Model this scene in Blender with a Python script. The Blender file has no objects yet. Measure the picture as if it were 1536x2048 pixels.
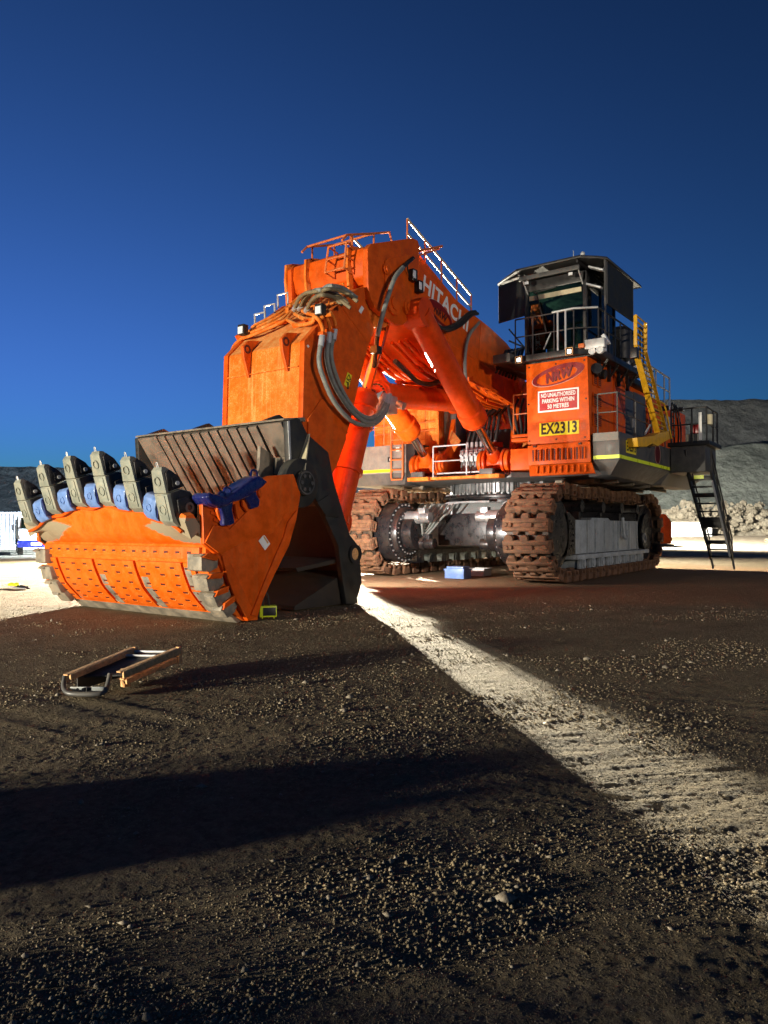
import bpy, bmesh, math, random
import numpy as np
from mathutils import Vector, Matrix

# ------------------------------------------------------------------ camera, sky, exposure
scene = bpy.context.scene
random.seed(7)
RNG = np.random.default_rng(7)
HEAD = math.radians(35.4)                 # the machine's long axis against the viewing axis
CAM = Vector((24.3, 11.46, 1.6))
FOC, HOR = 1450.0, 1055.0
PIT = math.atan((HOR - 1024.0) / FOC)
FWD = Vector((-math.cos(HEAD), -math.sin(HEAD), 0.0))
RGT = Vector((-math.sin(HEAD), math.cos(HEAD), 0.0))

cam_d = bpy.data.cameras.new('camera')
cam_d.sensor_fit = 'VERTICAL'
cam_d.sensor_height = 36.0
cam_d.lens = 36.0 * FOC / 2048.0
cam_d.clip_start, cam_d.clip_end = 0.05, 6000.0
cam = bpy.data.objects.new('camera', cam_d)
scene.collection.objects.link(cam)
cam.location = CAM
cam.rotation_euler = (FWD * math.cos(PIT) + Vector((0, 0, math.sin(PIT)))).to_track_quat('-Z', 'Y').to_euler()
scene.camera = cam

world = bpy.data.worlds.new('World')
scene.world = world
world.use_nodes = True
wn = world.node_tree
for n in list(wn.nodes):
    wn.nodes.remove(n)
w_out = wn.nodes.new('ShaderNodeOutputWorld')
w_bg = wn.nodes.new('ShaderNodeBackground')
w_sky = wn.nodes.new('ShaderNodeTexSky')
w_sky.sky_type = 'NISHITA'
w_sky.sun_disc = False
w_sky.sun_elevation = math.radians(2.0)
w_sky.sun_rotation = math.radians(203.0)
w_sky.altitude = 300
w_sky.air_density = 1.0
w_sky.dust_density = 0.0
w_sky.ozone_density = 5.5
w_bg.inputs['Strength'].default_value = 1.0
w_gam = wn.nodes.new('ShaderNodeGamma')          # dusk: the deep blue falls off faster than the clear-sky model,
w_gam.inputs[1].default_value = 2.1
w_mul = wn.nodes.new('ShaderNodeVectorMath'); w_mul.operation = 'MULTIPLY'
w_mul.inputs[1].default_value = (0.145, 0.32, 0.145)
w_den = wn.nodes.new('ShaderNodeVectorMath'); w_den.operation = 'MULTIPLY_ADD'   # and its brightest part is held back
w_den.inputs[1].default_value = (0.5, 2.6, 0.4); w_den.inputs[2].default_value = (1.0, 1.0, 1.0)
w_div = wn.nodes.new('ShaderNodeVectorMath'); w_div.operation = 'DIVIDE'
wn.links.new(w_sky.outputs[0], w_gam.inputs[0])
w_sat = wn.nodes.new('ShaderNodeHueSaturation'); w_sat.inputs['Saturation'].default_value = 0.93
wn.links.new(w_gam.outputs[0], w_sat.inputs['Color'])
wn.links.new(w_sat.outputs[0], w_mul.inputs[0])
wn.links.new(w_mul.outputs[0], w_den.inputs[0])
wn.links.new(w_mul.outputs[0], w_div.inputs[0])
wn.links.new(w_den.outputs[0], w_div.inputs[1])
wn.links.new(w_div.outputs[0], w_bg.inputs[0])
wn.links.new(w_bg.outputs[0], w_out.inputs[0])

vs = scene.view_settings
vs.view_transform = 'Standard'
vs.look = 'None'
vs.exposure = 0.0
vs.gamma = 1.0
vs.use_curve_mapping = False
scene.render.engine = 'CYCLES'
scene.cycles.max_bounces = 6
scene.cycles.diffuse_bounces = 3
scene.cycles.glossy_bounces = 3
scene.cycles.transparent_max_bounces = 12
scene.cycles.sample_clamp_indirect = 4.0
scene.cycles.use_denoising = True

# ------------------------------------------------------------------ helpers
def ray(px, py):
    u, v = (px - 768.0) / FOC, -(py - 1024.0) / FOC
    f = math.cos(PIT) - v * math.sin(PIT)
    return RGT * u + FWD * f + Vector((0, 0, math.sin(PIT) + v * math.cos(PIT)))
def oy(px, py, Y):                         # point of the vertical plane y = Y
    d = ray(px, py); t = (Y - CAM.y) / d.y
    return CAM + d * t
def ox(px, py, X):
    d = ray(px, py); t = (X - CAM.x) / d.x
    return CAM + d * t
def oz(px, py, Z=0.0):
    d = ray(px, py); t = (Z - CAM.z) / d.z
    return CAM + d * t
def opl(px, py, p, n):
    d = ray(px, py); t = (Vector(p) - CAM).dot(n) / d.dot(n)
    return CAM + d * t
def xz(pts, Y):
    return [(oy(a, b, Y).x, oy(a, b, Y).z) for a, b in pts]
def rf(r, f, z=0.0):                       # metres to the right of and ahead of where the photographer stands
    return CAM * 1.0 + RGT * r + FWD * f + Vector((0, 0, z - CAM.z))

COL = scene.collection
def link(o, parent=None):
    COL.objects.link(o)
    if parent is not None:
        o.parent = parent
    return o
def tag(o, label=None, cat=None, group=None, kind=None):
    if label: o['label'] = label
    if cat: o['category'] = cat
    if group: o['group'] = group
    if kind: o['kind'] = kind
    return o
def empty(name, loc=(0, 0, 0), rz=0.0, parent=None):
    o = bpy.data.objects.new(name, None)
    o.location = loc; o.rotation_euler = (0, 0, rz); o.empty_display_size = 0.3
    return link(o, parent)
def copy_tree(o, parent=None):
    c = o.copy(); link(c, parent)
    for ch in list(o.children):
        copy_tree(ch, c)
    return c

class MB:
    """collects shapes that belong to ONE part"""
    def __init__(self):
        self.v = []; self.f = []
    def add(self, vs_, fs):
        b = len(self.v)
        self.v += [tuple(p) for p in vs_]
        self.f += [tuple(b + i for i in f) for f in fs]
        return self
    def box(self, c, s, rz=0.0, m=None):
        x, y, z = s[0] / 2, s[1] / 2, s[2] / 2
        p = [Vector((i * x, j * y, k * z)) for i in (-1, 1) for j in (-1, 1) for k in (-1, 1)]
        R = m if m is not None else Matrix.Rotation(rz, 3, 'Z')
        p = [R @ q + Vector(c) for q in p]
        return self.add(p, [(0, 1, 3, 2), (4, 6, 7, 5), (0, 4, 5, 1), (2, 3, 7, 6), (0, 2, 6, 4), (1, 5, 7, 3)])
    def bb(self, x0, x1, y0, y1, z0, z1):
        return self.box(((x0 + x1) / 2, (y0 + y1) / 2, (z0 + z1) / 2), (abs(x1 - x0), abs(y1 - y0), abs(z1 - z0)))
    def bar(self, a, b, w, h, up=(0, 0, 1)):
        a, b = Vector(a), Vector(b)
        d = (b - a); L = d.length
        if L < 1e-6: return self
        d /= L
        s = d.cross(Vector(up))
        if s.length < 1e-4: s = d.cross(Vector((1, 0, 0)))
        s.normalize(); u = s.cross(d)
        m = Matrix((d, s, u)).transposed()
        return self.box((a + b) / 2, (L, w, h), m=m)
    def prism(self, prof, y0, y1):         # profile of (x, z), extruded along y
        n = len(prof)
        a = [(x, y0, z) for x, z in prof]; b = [(x, y1, z) for x, z in prof]
        return self.add(a + b, [tuple(range(n))] + [tuple(range(2 * n - 1, n - 1, -1))] + [(i, i + n, (i + 1) % n + n, (i + 1) % n) for i in range(n)])
    def plate(self, pts, z0, z1):          # polygon of (x, y), extruded along z
        n = len(pts)
        a = [(x, y, z0) for x, y in pts]; b = [(x, y, z1) for x, y in pts]
        return self.add(a + b, [tuple(range(n - 1, -1, -1))] + [tuple(range(n, 2 * n))] + [(i, (i + 1) % n, (i + 1) % n + n, i + n) for i in range(n)])
    def slab(self, pts, n, t):             # any flat polygon given thickness t along n
        n = Vector(n).normalized() * t
        k = len(pts)
        a = [Vector(p) for p in pts]; b = [p + n for p in a]
        return self.add(a + b, [tuple(range(k - 1, -1, -1))] + [tuple(range(k, 2 * k))] + [(i, (i + 1) % k, (i + 1) % k + k, i + k) for i in range(k)])
    def cyl(self, a, b, r0, r1=None, n=24, caps=True):
        return self.tube([a, b], [r0, r0 if r1 is None else r1], n, caps)
    def tube(self, pts, r, n=10, caps=True, closed=False):
        pts = [Vector(p) for p in pts]
        rs = r if isinstance(r, (list, tuple)) else [r] * len(pts)
        m = len(pts); rings = []; u = None
        for i, p in enumerate(pts):
            if closed: d = pts[(i + 1) % m] - pts[i - 1]
            else: d = pts[min(i + 1, m - 1)] - pts[max(i - 1, 0)]
            if d.length < 1e-9: d = Vector((0, 0, 1))
            d.normalize()
            if u is None:
                u = d.cross(Vector((0, 0, 1)))
                if u.length < 1e-3: u = d.cross(Vector((1, 0, 0)))
            u = u - d * u.dot(d)
            if u.length < 1e-6: u = d.orthogonal()
            u.normalize(); w = d.cross(u)
            rings.append([p + (u * math.cos(2 * math.pi * k / n) + w * math.sin(2 * math.pi * k / n)) * rs[i] for k in range(n)])
        vs_ = [q for g in rings for q in g]; fs = []
        for i in range(m if closed else m - 1):
            j = (i + 1) % m
            for k in range(n):
                fs.append((i * n + k, i * n + (k + 1) % n, j * n + (k + 1) % n, j * n + k))
        if caps and not closed:
            fs.append(tuple(range(n - 1, -1, -1))); fs.append(tuple((m - 1) * n + k for k in range(n)))
        return self.add(vs_, fs)
    def ring(self, c, axis, ro, ri, t, n=32):
        c, axis = Vector(c), Vector(axis).normalized()
        u = axis.orthogonal().normalized(); w = axis.cross(u)
        vs_ = []
        for h in (-t / 2, t / 2):
            for r in (ro, ri):
                vs_ += [c + axis * h + (u * math.cos(2 * math.pi * k / n) + w * math.sin(2 * math.pi * k / n)) * r for k in range(n)]
        fs = []
        for k in range(n):
            j = (k + 1) % n
            fs += [(k, j, n + j, n + k), (2 * n + k, 3 * n + k, 3 * n + j, 2 * n + j), (k, 2 * n + k, 2 * n + j, j), (n + k, n + j, 3 * n + j, 3 * n + k)]
        return self.add(vs_, fs)
    def ball(self, c, r, nu=10, nv=7):
        rr = r if isinstance(r, (tuple, list)) else (r, r, r)
        vs_ = [Vector(c) + Vector((0, 0, rr[2]))]
        for i in range(1, nv):
            a = math.pi * i / nv
            for k in range(nu):
                b = 2 * math.pi * k / nu
                vs_.append(Vector(c) + Vector((rr[0] * math.sin(a) * math.cos(b), rr[1] * math.sin(a) * math.sin(b), rr[2] * math.cos(a))))
        vs_.append(Vector(c) - Vector((0, 0, rr[2])))
        fs = [(0, 1 + k, 1 + (k + 1) % nu) for k in range(nu)]
        for i in range(nv - 2):
            for k in range(nu):
                a = 1 + i * nu; fs.append((a + k, a + nu + k, a + nu + (k + 1) % nu, a + (k + 1) % nu))
        e = len(vs_) - 1; a = 1 + (nv - 2) * nu
        fs += [(e, a + (k + 1) % nu, a + k) for k in range(nu)]
        return self.add(vs_, fs)
    def mesh(self, name, mat=None, bevel=0.0, seg=2, angle=38):
        me = bpy.data.meshes.new(name)
        me.from_pydata(self.v, [], self.f)
        bm = bmesh.new(); bm.from_mesh(me)
        bmesh.ops.recalc_face_normals(bm, faces=bm.faces)
        if bevel > 0:
            es = [e for e in bm.edges if len(e.link_faces) == 2 and e.calc_face_angle(0) > math.radians(28)]
            bmesh.ops.bevel(bm, geom=es, offset=bevel, segments=seg, profile=0.6, affect='EDGES', clamp_overlap=True)
        bm.to_mesh(me); bm.free()
        me.polygons.foreach_set('use_smooth', [True] * len(me.polygons))
        me.set_sharp_from_angle(angle=math.radians(angle))
        if mat is not None: me.materials.append(mat)
        return me
    def build(self, name, mat, parent=None, bevel=0.0, seg=2, angle=38):
        return link(bpy.data.objects.new(name, self.mesh(name, mat, bevel, seg, angle)), parent)

def put(name, me, parent=None, m=None):
    o = bpy.data.objects.new(name, me)
    if m is not None: o.matrix_local = m
    return link(o, parent)

def smooth_path(pts, n=8):                 # Catmull-Rom through the points
    P = [Vector(p) for p in pts]
    P = [P[0] * 2 - P[1]] + P + [P[-1] * 2 - P[-2]]
    out = []
    for i in range(1, len(P) - 2):
        for k in range(n):
            t = k / n
            out.append(0.5 * ((2 * P[i]) + (P[i + 1] - P[i - 1]) * t + (2 * P[i - 1] - 5 * P[i] + 4 * P[i + 1] - P[i + 2]) * t * t + (3 * P[i] - P[i - 1] - 3 * P[i + 1] + P[i + 2]) * t ** 3))
    out.append(P[-2])
    return out

def text(body, origin, xdir, up, size, mat, name, parent, xs=1.0, bold=0.0, shear=0.0, center=True, depth=0.004, width=None):
    cu = bpy.data.curves.new('lettering', 'FONT')
    cu.body = body; cu.size = size; cu.extrude = depth / 2; cu.offset = bold; cu.shear = shear
    cu.align_x = 'CENTER' if center else 'LEFT'; cu.align_y = 'CENTER'
    cu.resolution_u = 6; cu.space_character = 1.02 + bold * 3.0
    t = bpy.data.objects.new('lettering', cu); COL.objects.link(t)
    bpy.context.view_layer.update()
    me = bpy.data.meshes.new_from_object(t.evaluated_get(bpy.context.evaluated_depsgraph_get()))
    bpy.data.objects.remove(t); bpy.data.curves.remove(cu)
    if width:
        xsn = [v.co.x for v in me.vertices]; xs = width / (max(xsn) - min(xsn))
    x, u = Vector(xdir).normalized(), Vector(up).normalized()
    nrm = x.cross(u)
    M = Matrix((x, u, nrm)).transposed()
    for v in me.vertices:
        v.co = M @ Vector((v.co.x * xs, v.co.y, v.co.z)) + Vector(origin)
    me.materials.clear(); me.materials.append(mat); me.name = name
    return link(bpy.data.objects.new(name, me), parent)

# ------------------------------------------------------------------ materials
def new_mat(name):
    m = bpy.data.materials.new(name); m.use_nodes = True
    nt = m.node_tree
    return m, nt, nt.nodes['Principled BSDF']
def N(nt, t, **kw):
    n = nt.nodes.new(t)
    for k, v in kw.items():
        if k.startswith('i_'): n.inputs[k[2:].replace('_', ' ')].default_value = v
        else: setattr(n, k, v)
    return n
def noise(nt, coord, scale, detail=5, rough=0.6, stretch=None):
    n = N(nt, 'ShaderNodeTexNoise')
    n.inputs['Scale'].default_value = scale; n.inputs['Detail'].default_value = detail; n.inputs['Roughness'].default_value = rough
    if stretch:
        mp = N(nt, 'ShaderNodeMapping'); mp.inputs['Scale'].default_value = stretch
        nt.links.new(coord, mp.inputs['Vector']); nt.links.new(mp.outputs[0], n.inputs['Vector'])
    else: nt.links.new(coord, n.inputs['Vector'])
    return n.outputs['Fac']
def ramp(nt, fac, a, b, lo=0.0, hi=1.0):
    n = N(nt, 'ShaderNodeMapRange'); n.interpolation_type = 'SMOOTHSTEP'
    n.inputs['From Min'].default_value = a; n.inputs['From Max'].default_value = b
    n.inputs['To Min'].default_value = lo; n.inputs['To Max'].default_value = hi
    nt.links.new(fac, n.inputs['Value']); return n.outputs[0]
def mix(nt, fac, a, b, mode='MIX'):
    n = N(nt, 'ShaderNodeMix', data_type='RGBA', blend_type=mode)
    for s, val in ((n.inputs[0], fac), (n.inputs[6], a), (n.inputs[7], b)):
        if hasattr(val, 'node'): nt.links.new(val, s)
        elif isinstance(val, (int, float)): s.default_value = val
        else: s.default_value = (*val, 1.0)
    return n.outputs[2]
def mth(nt, op, a, b=0.0, clamp=False):
    n = N(nt, 'ShaderNodeMath', operation=op, use_clamp=clamp)
    for s, val in ((n.inputs[0], a), (n.inputs[1], b)):
        if hasattr(val, 'node'): nt.links.new(val, s)
        else: s.default_value = val
    return n.outputs[0]
def bump(nt, h, strength, dist=0.02, prev=None):
    b = N(nt, 'ShaderNodeBump'); b.inputs['Strength'].default_value = strength; b.inputs['Distance'].default_value = dist
    nt.links.new(h, b.inputs['Height'])
    if prev is not None: nt.links.new(prev, b.inputs['Normal'])
    return b.outputs[0]

def surf(name, base, rough=0.5, metal=0.0, var=0.25, dust=None, dust_amt=0.35, dust_up=0.35, streak=0.25, wear=None, wear_thr=0.68, scale=1.0, bmp=0.15, bdist=0.01, spec=0.5, coat=0.0, tone=0.0):
    m, nt, bs = new_mat(name)
    oi = N(nt, 'ShaderNodeObjectInfo').outputs['Random']      # copies of one casting are not stained alike
    va = N(nt, 'ShaderNodeVectorMath', operation='ADD'); cx_ = N(nt, 'ShaderNodeCombineXYZ')
    for k_ in (0, 1): nt.links.new(mth(nt, 'MULTIPLY', oi, 23.0 + 18.0 * k_), cx_.inputs[k_])
    nt.links.new(N(nt, 'ShaderNodeTexCoord').outputs['Object'], va.inputs[0]); nt.links.new(cx_.outputs[0], va.inputs[1])
    tc = va.outputs[0]
    big = noise(nt, tc, 0.55 * scale, 6, 0.62)
    mid = noise(nt, tc, 4.0 * scale, 7, 0.65)
    fine = noise(nt, tc, 38.0 * scale, 6, 0.7)
    c = mix(nt, ramp(nt, mid, 0.3, 0.7), tuple(x * (1 - var) for x in base), tuple(min(1, x * (1 + var * 0.35)) for x in base))
    c = mix(nt, ramp(nt, big, 0.42, 0.72, 0, var), c, tuple(x * 0.45 for x in base))
    c = mix(nt, ramp(nt, oi, 0.0, 1.0, 0.0, tone), c, tuple(x * 0.62 for x in base))
    rgh = ramp(nt, mid, 0.2, 0.8, max(0.05, rough - 0.1), min(1, rough + 0.15))
    if dust is not None:
        st = noise(nt, tc, 1.0, 5, 0.6, (7 * scale, 7 * scale, 0.35 * scale))
        d1 = ramp(nt, st, 0.5, 0.78, 0, streak)
        d2 = ramp(nt, mth(nt, 'MULTIPLY', mid, ramp(nt, fine, 0.3, 0.75, 0.4, 1.4)), 0.34, 0.75, 0, dust_amt)
        geo = N(nt, 'ShaderNodeNewGeometry')
        sep = N(nt, 'ShaderNodeSeparateXYZ'); nt.links.new(geo.outputs['Normal'], sep.inputs[0])
        d3 = mth(nt, 'MULTIPLY', ramp(nt, sep.outputs['Z'], 0.3, 0.95, 0, dust_up), ramp(nt, mid, 0.3, 0.6, 0.4, 1.0))
        d = mth(nt, 'ADD', mth(nt, 'ADD', d1, d2), d3, True)
        c = mix(nt, d, c, dust)
        rgh = mth(nt, 'ADD', rgh, mth(nt, 'MULTIPLY', d, 0.4), True)
    if wear is not None:
        w = ramp(nt, mth(nt, 'ADD', mth(nt, 'MULTIPLY', mid, 0.6), mth(nt, 'MULTIPLY', fine, 0.4)), wear_thr, wear_thr + 0.03)
        c = mix(nt, w, c, wear)
    nt.links.new(c, bs.inputs['Base Color']); nt.links.new(rgh, bs.inputs['Roughness'])
    bs.inputs['Metallic'].default_value = metal
    bs.inputs['Specular IOR Level'].default_value = spec
    if coat: bs.inputs['Coat Weight'].default_value = coat; bs.inputs['Coat Roughness'].default_value = 0.12
    h = mth(nt, 'ADD', mid, mth(nt, 'MULTIPLY', fine, 0.35))
    nt.links.new(bump(nt, h, bmp, bdist), bs.inputs['Normal'])
    return m
def emit(name, col, strength):
    m, nt, bs = new_mat(name)
    bs.inputs['Base Color'].default_value = (*col, 1)
    bs.inputs['Emission Color'].default_value = (*col, 1); bs.inputs['Emission Strength'].default_value = strength
    return m

TAN = (0.36, 0.22, 0.12)
M = {}
M['orange'] = surf('orange_paint', (0.76, 0.100, 0.003), 0.44, dust=(0.42, 0.15, 0.035), dust_amt=0.22, dust_up=0.45, streak=0.3, var=0.28, wear=(0.22, 0.07, 0.02), wear_thr=0.66, spec=0.2)
M['orange_dusty'] = surf('dusty_orange_paint', (0.78, 0.165, 0.010), 0.55, dust=(0.74, 0.42, 0.15), dust_amt=0.5, dust_up=0.6, streak=0.6, var=0.2, wear=(0.3, 0.11, 0.03), wear_thr=0.67, spec=0.15)
M['orange_lit_red'] = surf('orange_paint_reddened_by_light', (0.72, 0.060, 0.003), 0.36, dust=(0.38, 0.11, 0.03), dust_amt=0.25, dust_up=0.3, streak=0.15, var=0.25, spec=0.3)  # same orange paint, coloured redder to copy the lighting on the cylinders
M['rail_orange'] = surf('orange_rail_paint', (0.70, 0.16, 0.03), 0.45, dust=TAN, dust_amt=0.2)
M['black'] = surf('black_steel', (0.016, 0.016, 0.017), 0.42, dust=(0.06, 0.05, 0.04), dust_amt=0.3, dust_up=0.4, bmp=0.1)
M['cab_black'] = surf('black_cab_paint', (0.02, 0.02, 0.022), 0.35, dust=(0.07, 0.06, 0.05), dust_amt=0.25)
M['bucket_black'] = surf('black_bucket_paint', (0.018, 0.019, 0.018), 0.5, dust=(0.055, 0.05, 0.035), dust_amt=0.4, dust_up=0.5, streak=0.3)
M['wear_steel'] = surf('brown_grey_wear_steel', (0.17, 0.145, 0.12), 0.6, metal=0.25, dust=(0.22, 0.16, 0.11), dust_amt=0.45, streak=0.5, var=0.35, bmp=0.3)
M['cast_grey'] = surf('green_grey_cast_steel', (0.29, 0.315, 0.265), 0.5, metal=0.15, dust=(0.40, 0.30, 0.19), dust_amt=0.5, dust_up=0.2, streak=0.25, var=0.35, wear=(0.13, 0.13, 0.12), wear_thr=0.63, bmp=0.45, bdist=0.015, tone=0.6)
M['worn_steel'] = surf('scuffed_bare_steel', (0.30, 0.27, 0.22), 0.55, metal=0.3, dust=(0.42, 0.30, 0.18), dust_amt=0.6, streak=0.2, var=0.45, wear=(0.5, 0.14, 0.03), wear_thr=0.66, bmp=0.4)
M['blue'] = surf('blue_paint', (0.13, 0.25, 0.58), 0.4, dust=(0.25, 0.25, 0.3), dust_amt=0.25, var=0.3, coat=0.2)
M['dark_blue'] = surf('dark_blue_paint', (0.007, 0.012, 0.12), 0.22, dust=(0.08, 0.08, 0.12), dust_amt=0.15, coat=0.6)
M['grey'] = surf('grey_skirt_paint', (0.20, 0.195, 0.18), 0.5, dust=(0.30, 0.25, 0.18), dust_amt=0.4, dust_up=0.4, streak=0.35)
M['dark_grey'] = surf('dark_grey_paint', (0.075, 0.075, 0.075), 0.45, dust=(0.17, 0.14, 0.1), dust_amt=0.35, streak=0.3)
M['frame_grey'] = surf('blue_grey_track_frame', (0.44, 0.48, 0.49), 0.45, dust=(0.20, 0.17, 0.13), dust_amt=0.45, streak=0.5, var=0.4, wear=(0.06, 0.06, 0.06), wear_thr=0.64)
M['steel'] = surf('pale_machined_steel', (0.52, 0.53, 0.54), 0.32, metal=0.7, var=0.3, dust=(0.2, 0.16, 0.12), dust_amt=0.3)
M['chrome'] = surf('chromed_rod', (0.62, 0.62, 0.62), 0.13, metal=1.0, var=0.12, bmp=0.02)
M['galv'] = surf('galvanised_rail', (0.55, 0.56, 0.57), 0.4, metal=0.35, var=0.2)
M['white'] = surf('white_paint', (0.72, 0.72, 0.70), 0.45, dust=(0.45, 0.38, 0.28), dust_amt=0.3, streak=0.25)
M['shoe'] = surf('rusty_dusty_track_steel', (0.17, 0.085, 0.045), 0.8, metal=0.1, dust=(0.30, 0.155, 0.075), dust_amt=0.75, dust_up=0.35, streak=0.1, var=0.5, scale=1.6, bmp=0.6, bdist=0.015, tone=0.7, wear=(0.36, 0.24, 0.15), wear_thr=0.62)
M['link'] = surf('dark_track_link_steel', (0.06, 0.045, 0.035), 0.55, metal=0.4, dust=(0.25, 0.15, 0.08), dust_amt=0.5, var=0.4)
M['oily'] = surf('oily_black_casting', (0.02, 0.02, 0.024), 0.28, metal=0.3, dust=(0.12, 0.08, 0.05), dust_amt=0.25)
M['hose'] = surf('grey_wrapped_hose', (0.20, 0.22, 0.21), 0.5, dust=(0.4, 0.36, 0.28), dust_amt=0.35, scale=2)
M['hose_tan'] = surf('dusty_tan_hose', (0.20, 0.16, 0.09), 0.6, dust=(0.36, 0.27, 0.15), dust_amt=0.4, scale=2)
M['rubber'] = surf('black_rubber', (0.012, 0.012, 0.012), 0.5, dust=(0.05, 0.04, 0.03), dust_amt=0.3)
M['yellow'] = surf('yellow_paint', (0.78, 0.42, 0.012), 0.4, dust=(0.4, 0.28, 0.1), dust_amt=0.25, streak=0.2)
M['sign_yellow'] = surf('yellow_sign_film', (0.88, 0.72, 0.02), 0.35, var=0.05, bmp=0.01)
M['stripe'] = surf('lime_yellow_reflective_tape', (0.80, 0.95, 0.03), 0.3, var=0.08, bmp=0.01)
M['sign_red'] = surf('red_sign_film', (0.42, 0.012, 0.02), 0.35, var=0.08, bmp=0.01)
M['sign_white'] = surf('white_sign_film', (0.85, 0.85, 0.83), 0.35, var=0.05, bmp=0.01)
M['sign_black'] = surf('black_sign_film', (0.012, 0.010, 0.010), 0.4, var=0.1, bmp=0.01)
M['logo_red'] = surf('dark_red_logo_film', (0.21, 0.003, 0.006), 0.35, var=0.1, bmp=0.01)
M['logo_dark'] = surf('deep_red_logo_film', (0.085, 0.004, 0.006), 0.35, var=0.1, bmp=0.01)
M['logo_pale'] = surf('pale_pink_logo_film', (0.55, 0.30, 0.24), 0.35, var=0.1, bmp=0.01)
M['slot'] = surf('dark_red_weld_slot', (0.10, 0.012, 0.006), 0.6)
M['rust'] = surf('rusty_painted_steel', (0.82, 0.42, 0.15), 0.6, metal=0.0, dust=(0.75, 0.58, 0.38), dust_amt=0.5, var=0.4, wear=(0.42, 0.07, 0.02), wear_thr=0.585, scale=6, bmp=0.4)
M['hiviz'] = surf('fluorescent_yellow_plastic', (0.72, 0.85, 0.02), 0.4, var=0.1, scale=4)
M['tail_red'] = surf('red_plastic', (0.35, 0.01, 0.01), 0.3)
M['cream'] = surf('cream_plastic', (0.62, 0.55, 0.36), 0.5)
M['lit_lamp'] = emit('lit_lamp_lens', (1.0, 0.96, 0.86), 6.0)
M['lamp_lens'] = surf('pale_lamp_lens', (0.75, 0.77, 0.78), 0.2, var=0.05)
M['inner_brown'] = surf('brown_scoured_steel', (0.035, 0.026, 0.019), 0.7, metal=0.1, dust=(0.075, 0.055, 0.036), dust_amt=0.5, var=0.4)

def glass_mat(name, tint, refl=0.12, trans=0.75):
    m = bpy.data.materials.new(name); m.use_nodes = True; nt = m.node_tree
    for n in list(nt.nodes): nt.nodes.remove(n)
    out = N(nt, 'ShaderNodeOutputMaterial'); tr = N(nt, 'ShaderNodeBsdfTransparent'); gl = N(nt, 'ShaderNodeBsdfGlossy')
    tr.inputs[0].default_value = (*tint, 1); gl.inputs['Roughness'].default_value = 0.03
    fr = N(nt, 'ShaderNodeFresnel'); fr.inputs[0].default_value = 1.5
    mx = N(nt, 'ShaderNodeMixShader')
    nt.links.new(fr.outputs[0], mx.inputs[0]); nt.links.new(tr.outputs[0], mx.inputs[1]); nt.links.new(gl.outputs[0], mx.inputs[2])
    nt.links.new(mx.outputs[0], out.inputs[0])
    return m
M['glass'] = glass_mat('tinted_cab_glass', (0.42, 0.55, 0.50))
M['mesh_shade'] = surf('dark_shade_mesh', (0.012, 0.014, 0.013), 0.6, dust=(0.04, 0.045, 0.04), dust_amt=0.4)

# jaw paint: orange worn through to bare steel where the lip drags
def jaw_mat():
    m = surf('worn_orange_bucket_paint', (0.80, 0.125, 0.004), 0.38, dust=(0.64, 0.25, 0.06), dust_amt=0.3, dust_up=0.3, streak=0.25, var=0.22, spec=0.25, wear=(0.33, 0.27, 0.19), wear_thr=0.635)
    nt = m.node_tree; bs = nt.nodes['Principled BSDF']
    old = bs.inputs['Base Color'].links[0].from_socket
    tc = N(nt, 'ShaderNodeTexCoord').outputs['Object']
    sp = N(nt, 'ShaderNodeSeparateXYZ'); nt.links.new(tc, sp.inputs[0])
    ny = noise(nt, tc, 1.0, 6, 0.65, (6, 6, 30))
    ay = mth(nt, 'ABSOLUTE', sp.outputs['Y'])
    zc = mth(nt, 'ABSOLUTE', mth(nt, 'SUBTRACT', sp.outputs['Z'], mth(nt, 'SUBTRACT', 1.72, mth(nt, 'MULTIPLY', ay, 0.08))))
    k = mth(nt, 'SUBTRACT', mth(nt, 'MULTIPLY', ramp(nt, ay, 0.75, 2.0), 0.26), mth(nt, 'ADD', zc, mth(nt, 'MULTIPLY', mth(nt, 'SUBTRACT', ny, 0.5), 0.16)))
    w = ramp(nt, k, 0.03, 0.06)
    nt.links.new(mix(nt, w, old, (0.30, 0.25, 0.17)), bs.inputs['Base Color'])
    return m
M['jaw'] = jaw_mat()

# ------------------------------------------------------------------ the ground, hills
_T = RNG.random((256, 256))
def vnoise(x, y):
    xi, yi = np.floor(x).astype(int), np.floor(y).astype(int)
    fx, fy = x - xi, y - yi
    fx, fy = fx * fx * (3 - 2 * fx), fy * fy * (3 - 2 * fy)
    a, b = _T[xi & 255, yi & 255], _T[(xi + 1) & 255, yi & 255]
    c, d = _T[xi & 255, (yi + 1) & 255], _T[(xi + 1) & 255, (yi + 1) & 255]
    return (a * (1 - fx) + b * fx) * (1 - fy) + (c * (1 - fx) + d * fx) * fy
def fbm(x, y, oct=4, g=0.5):
    s, a, t = 0, 1.0, 0
    for k in range(oct):
        s = s + a * vnoise(x * 2 ** k + 17.3 * k, y * 2 ** k + 5.1 * k); t += a; a *= g
    return s / t
def sstep(a, b, x):
    t = np.clip((x - a) / (b - a), 0, 1); return t * t * (3 - 2 * t)
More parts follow.
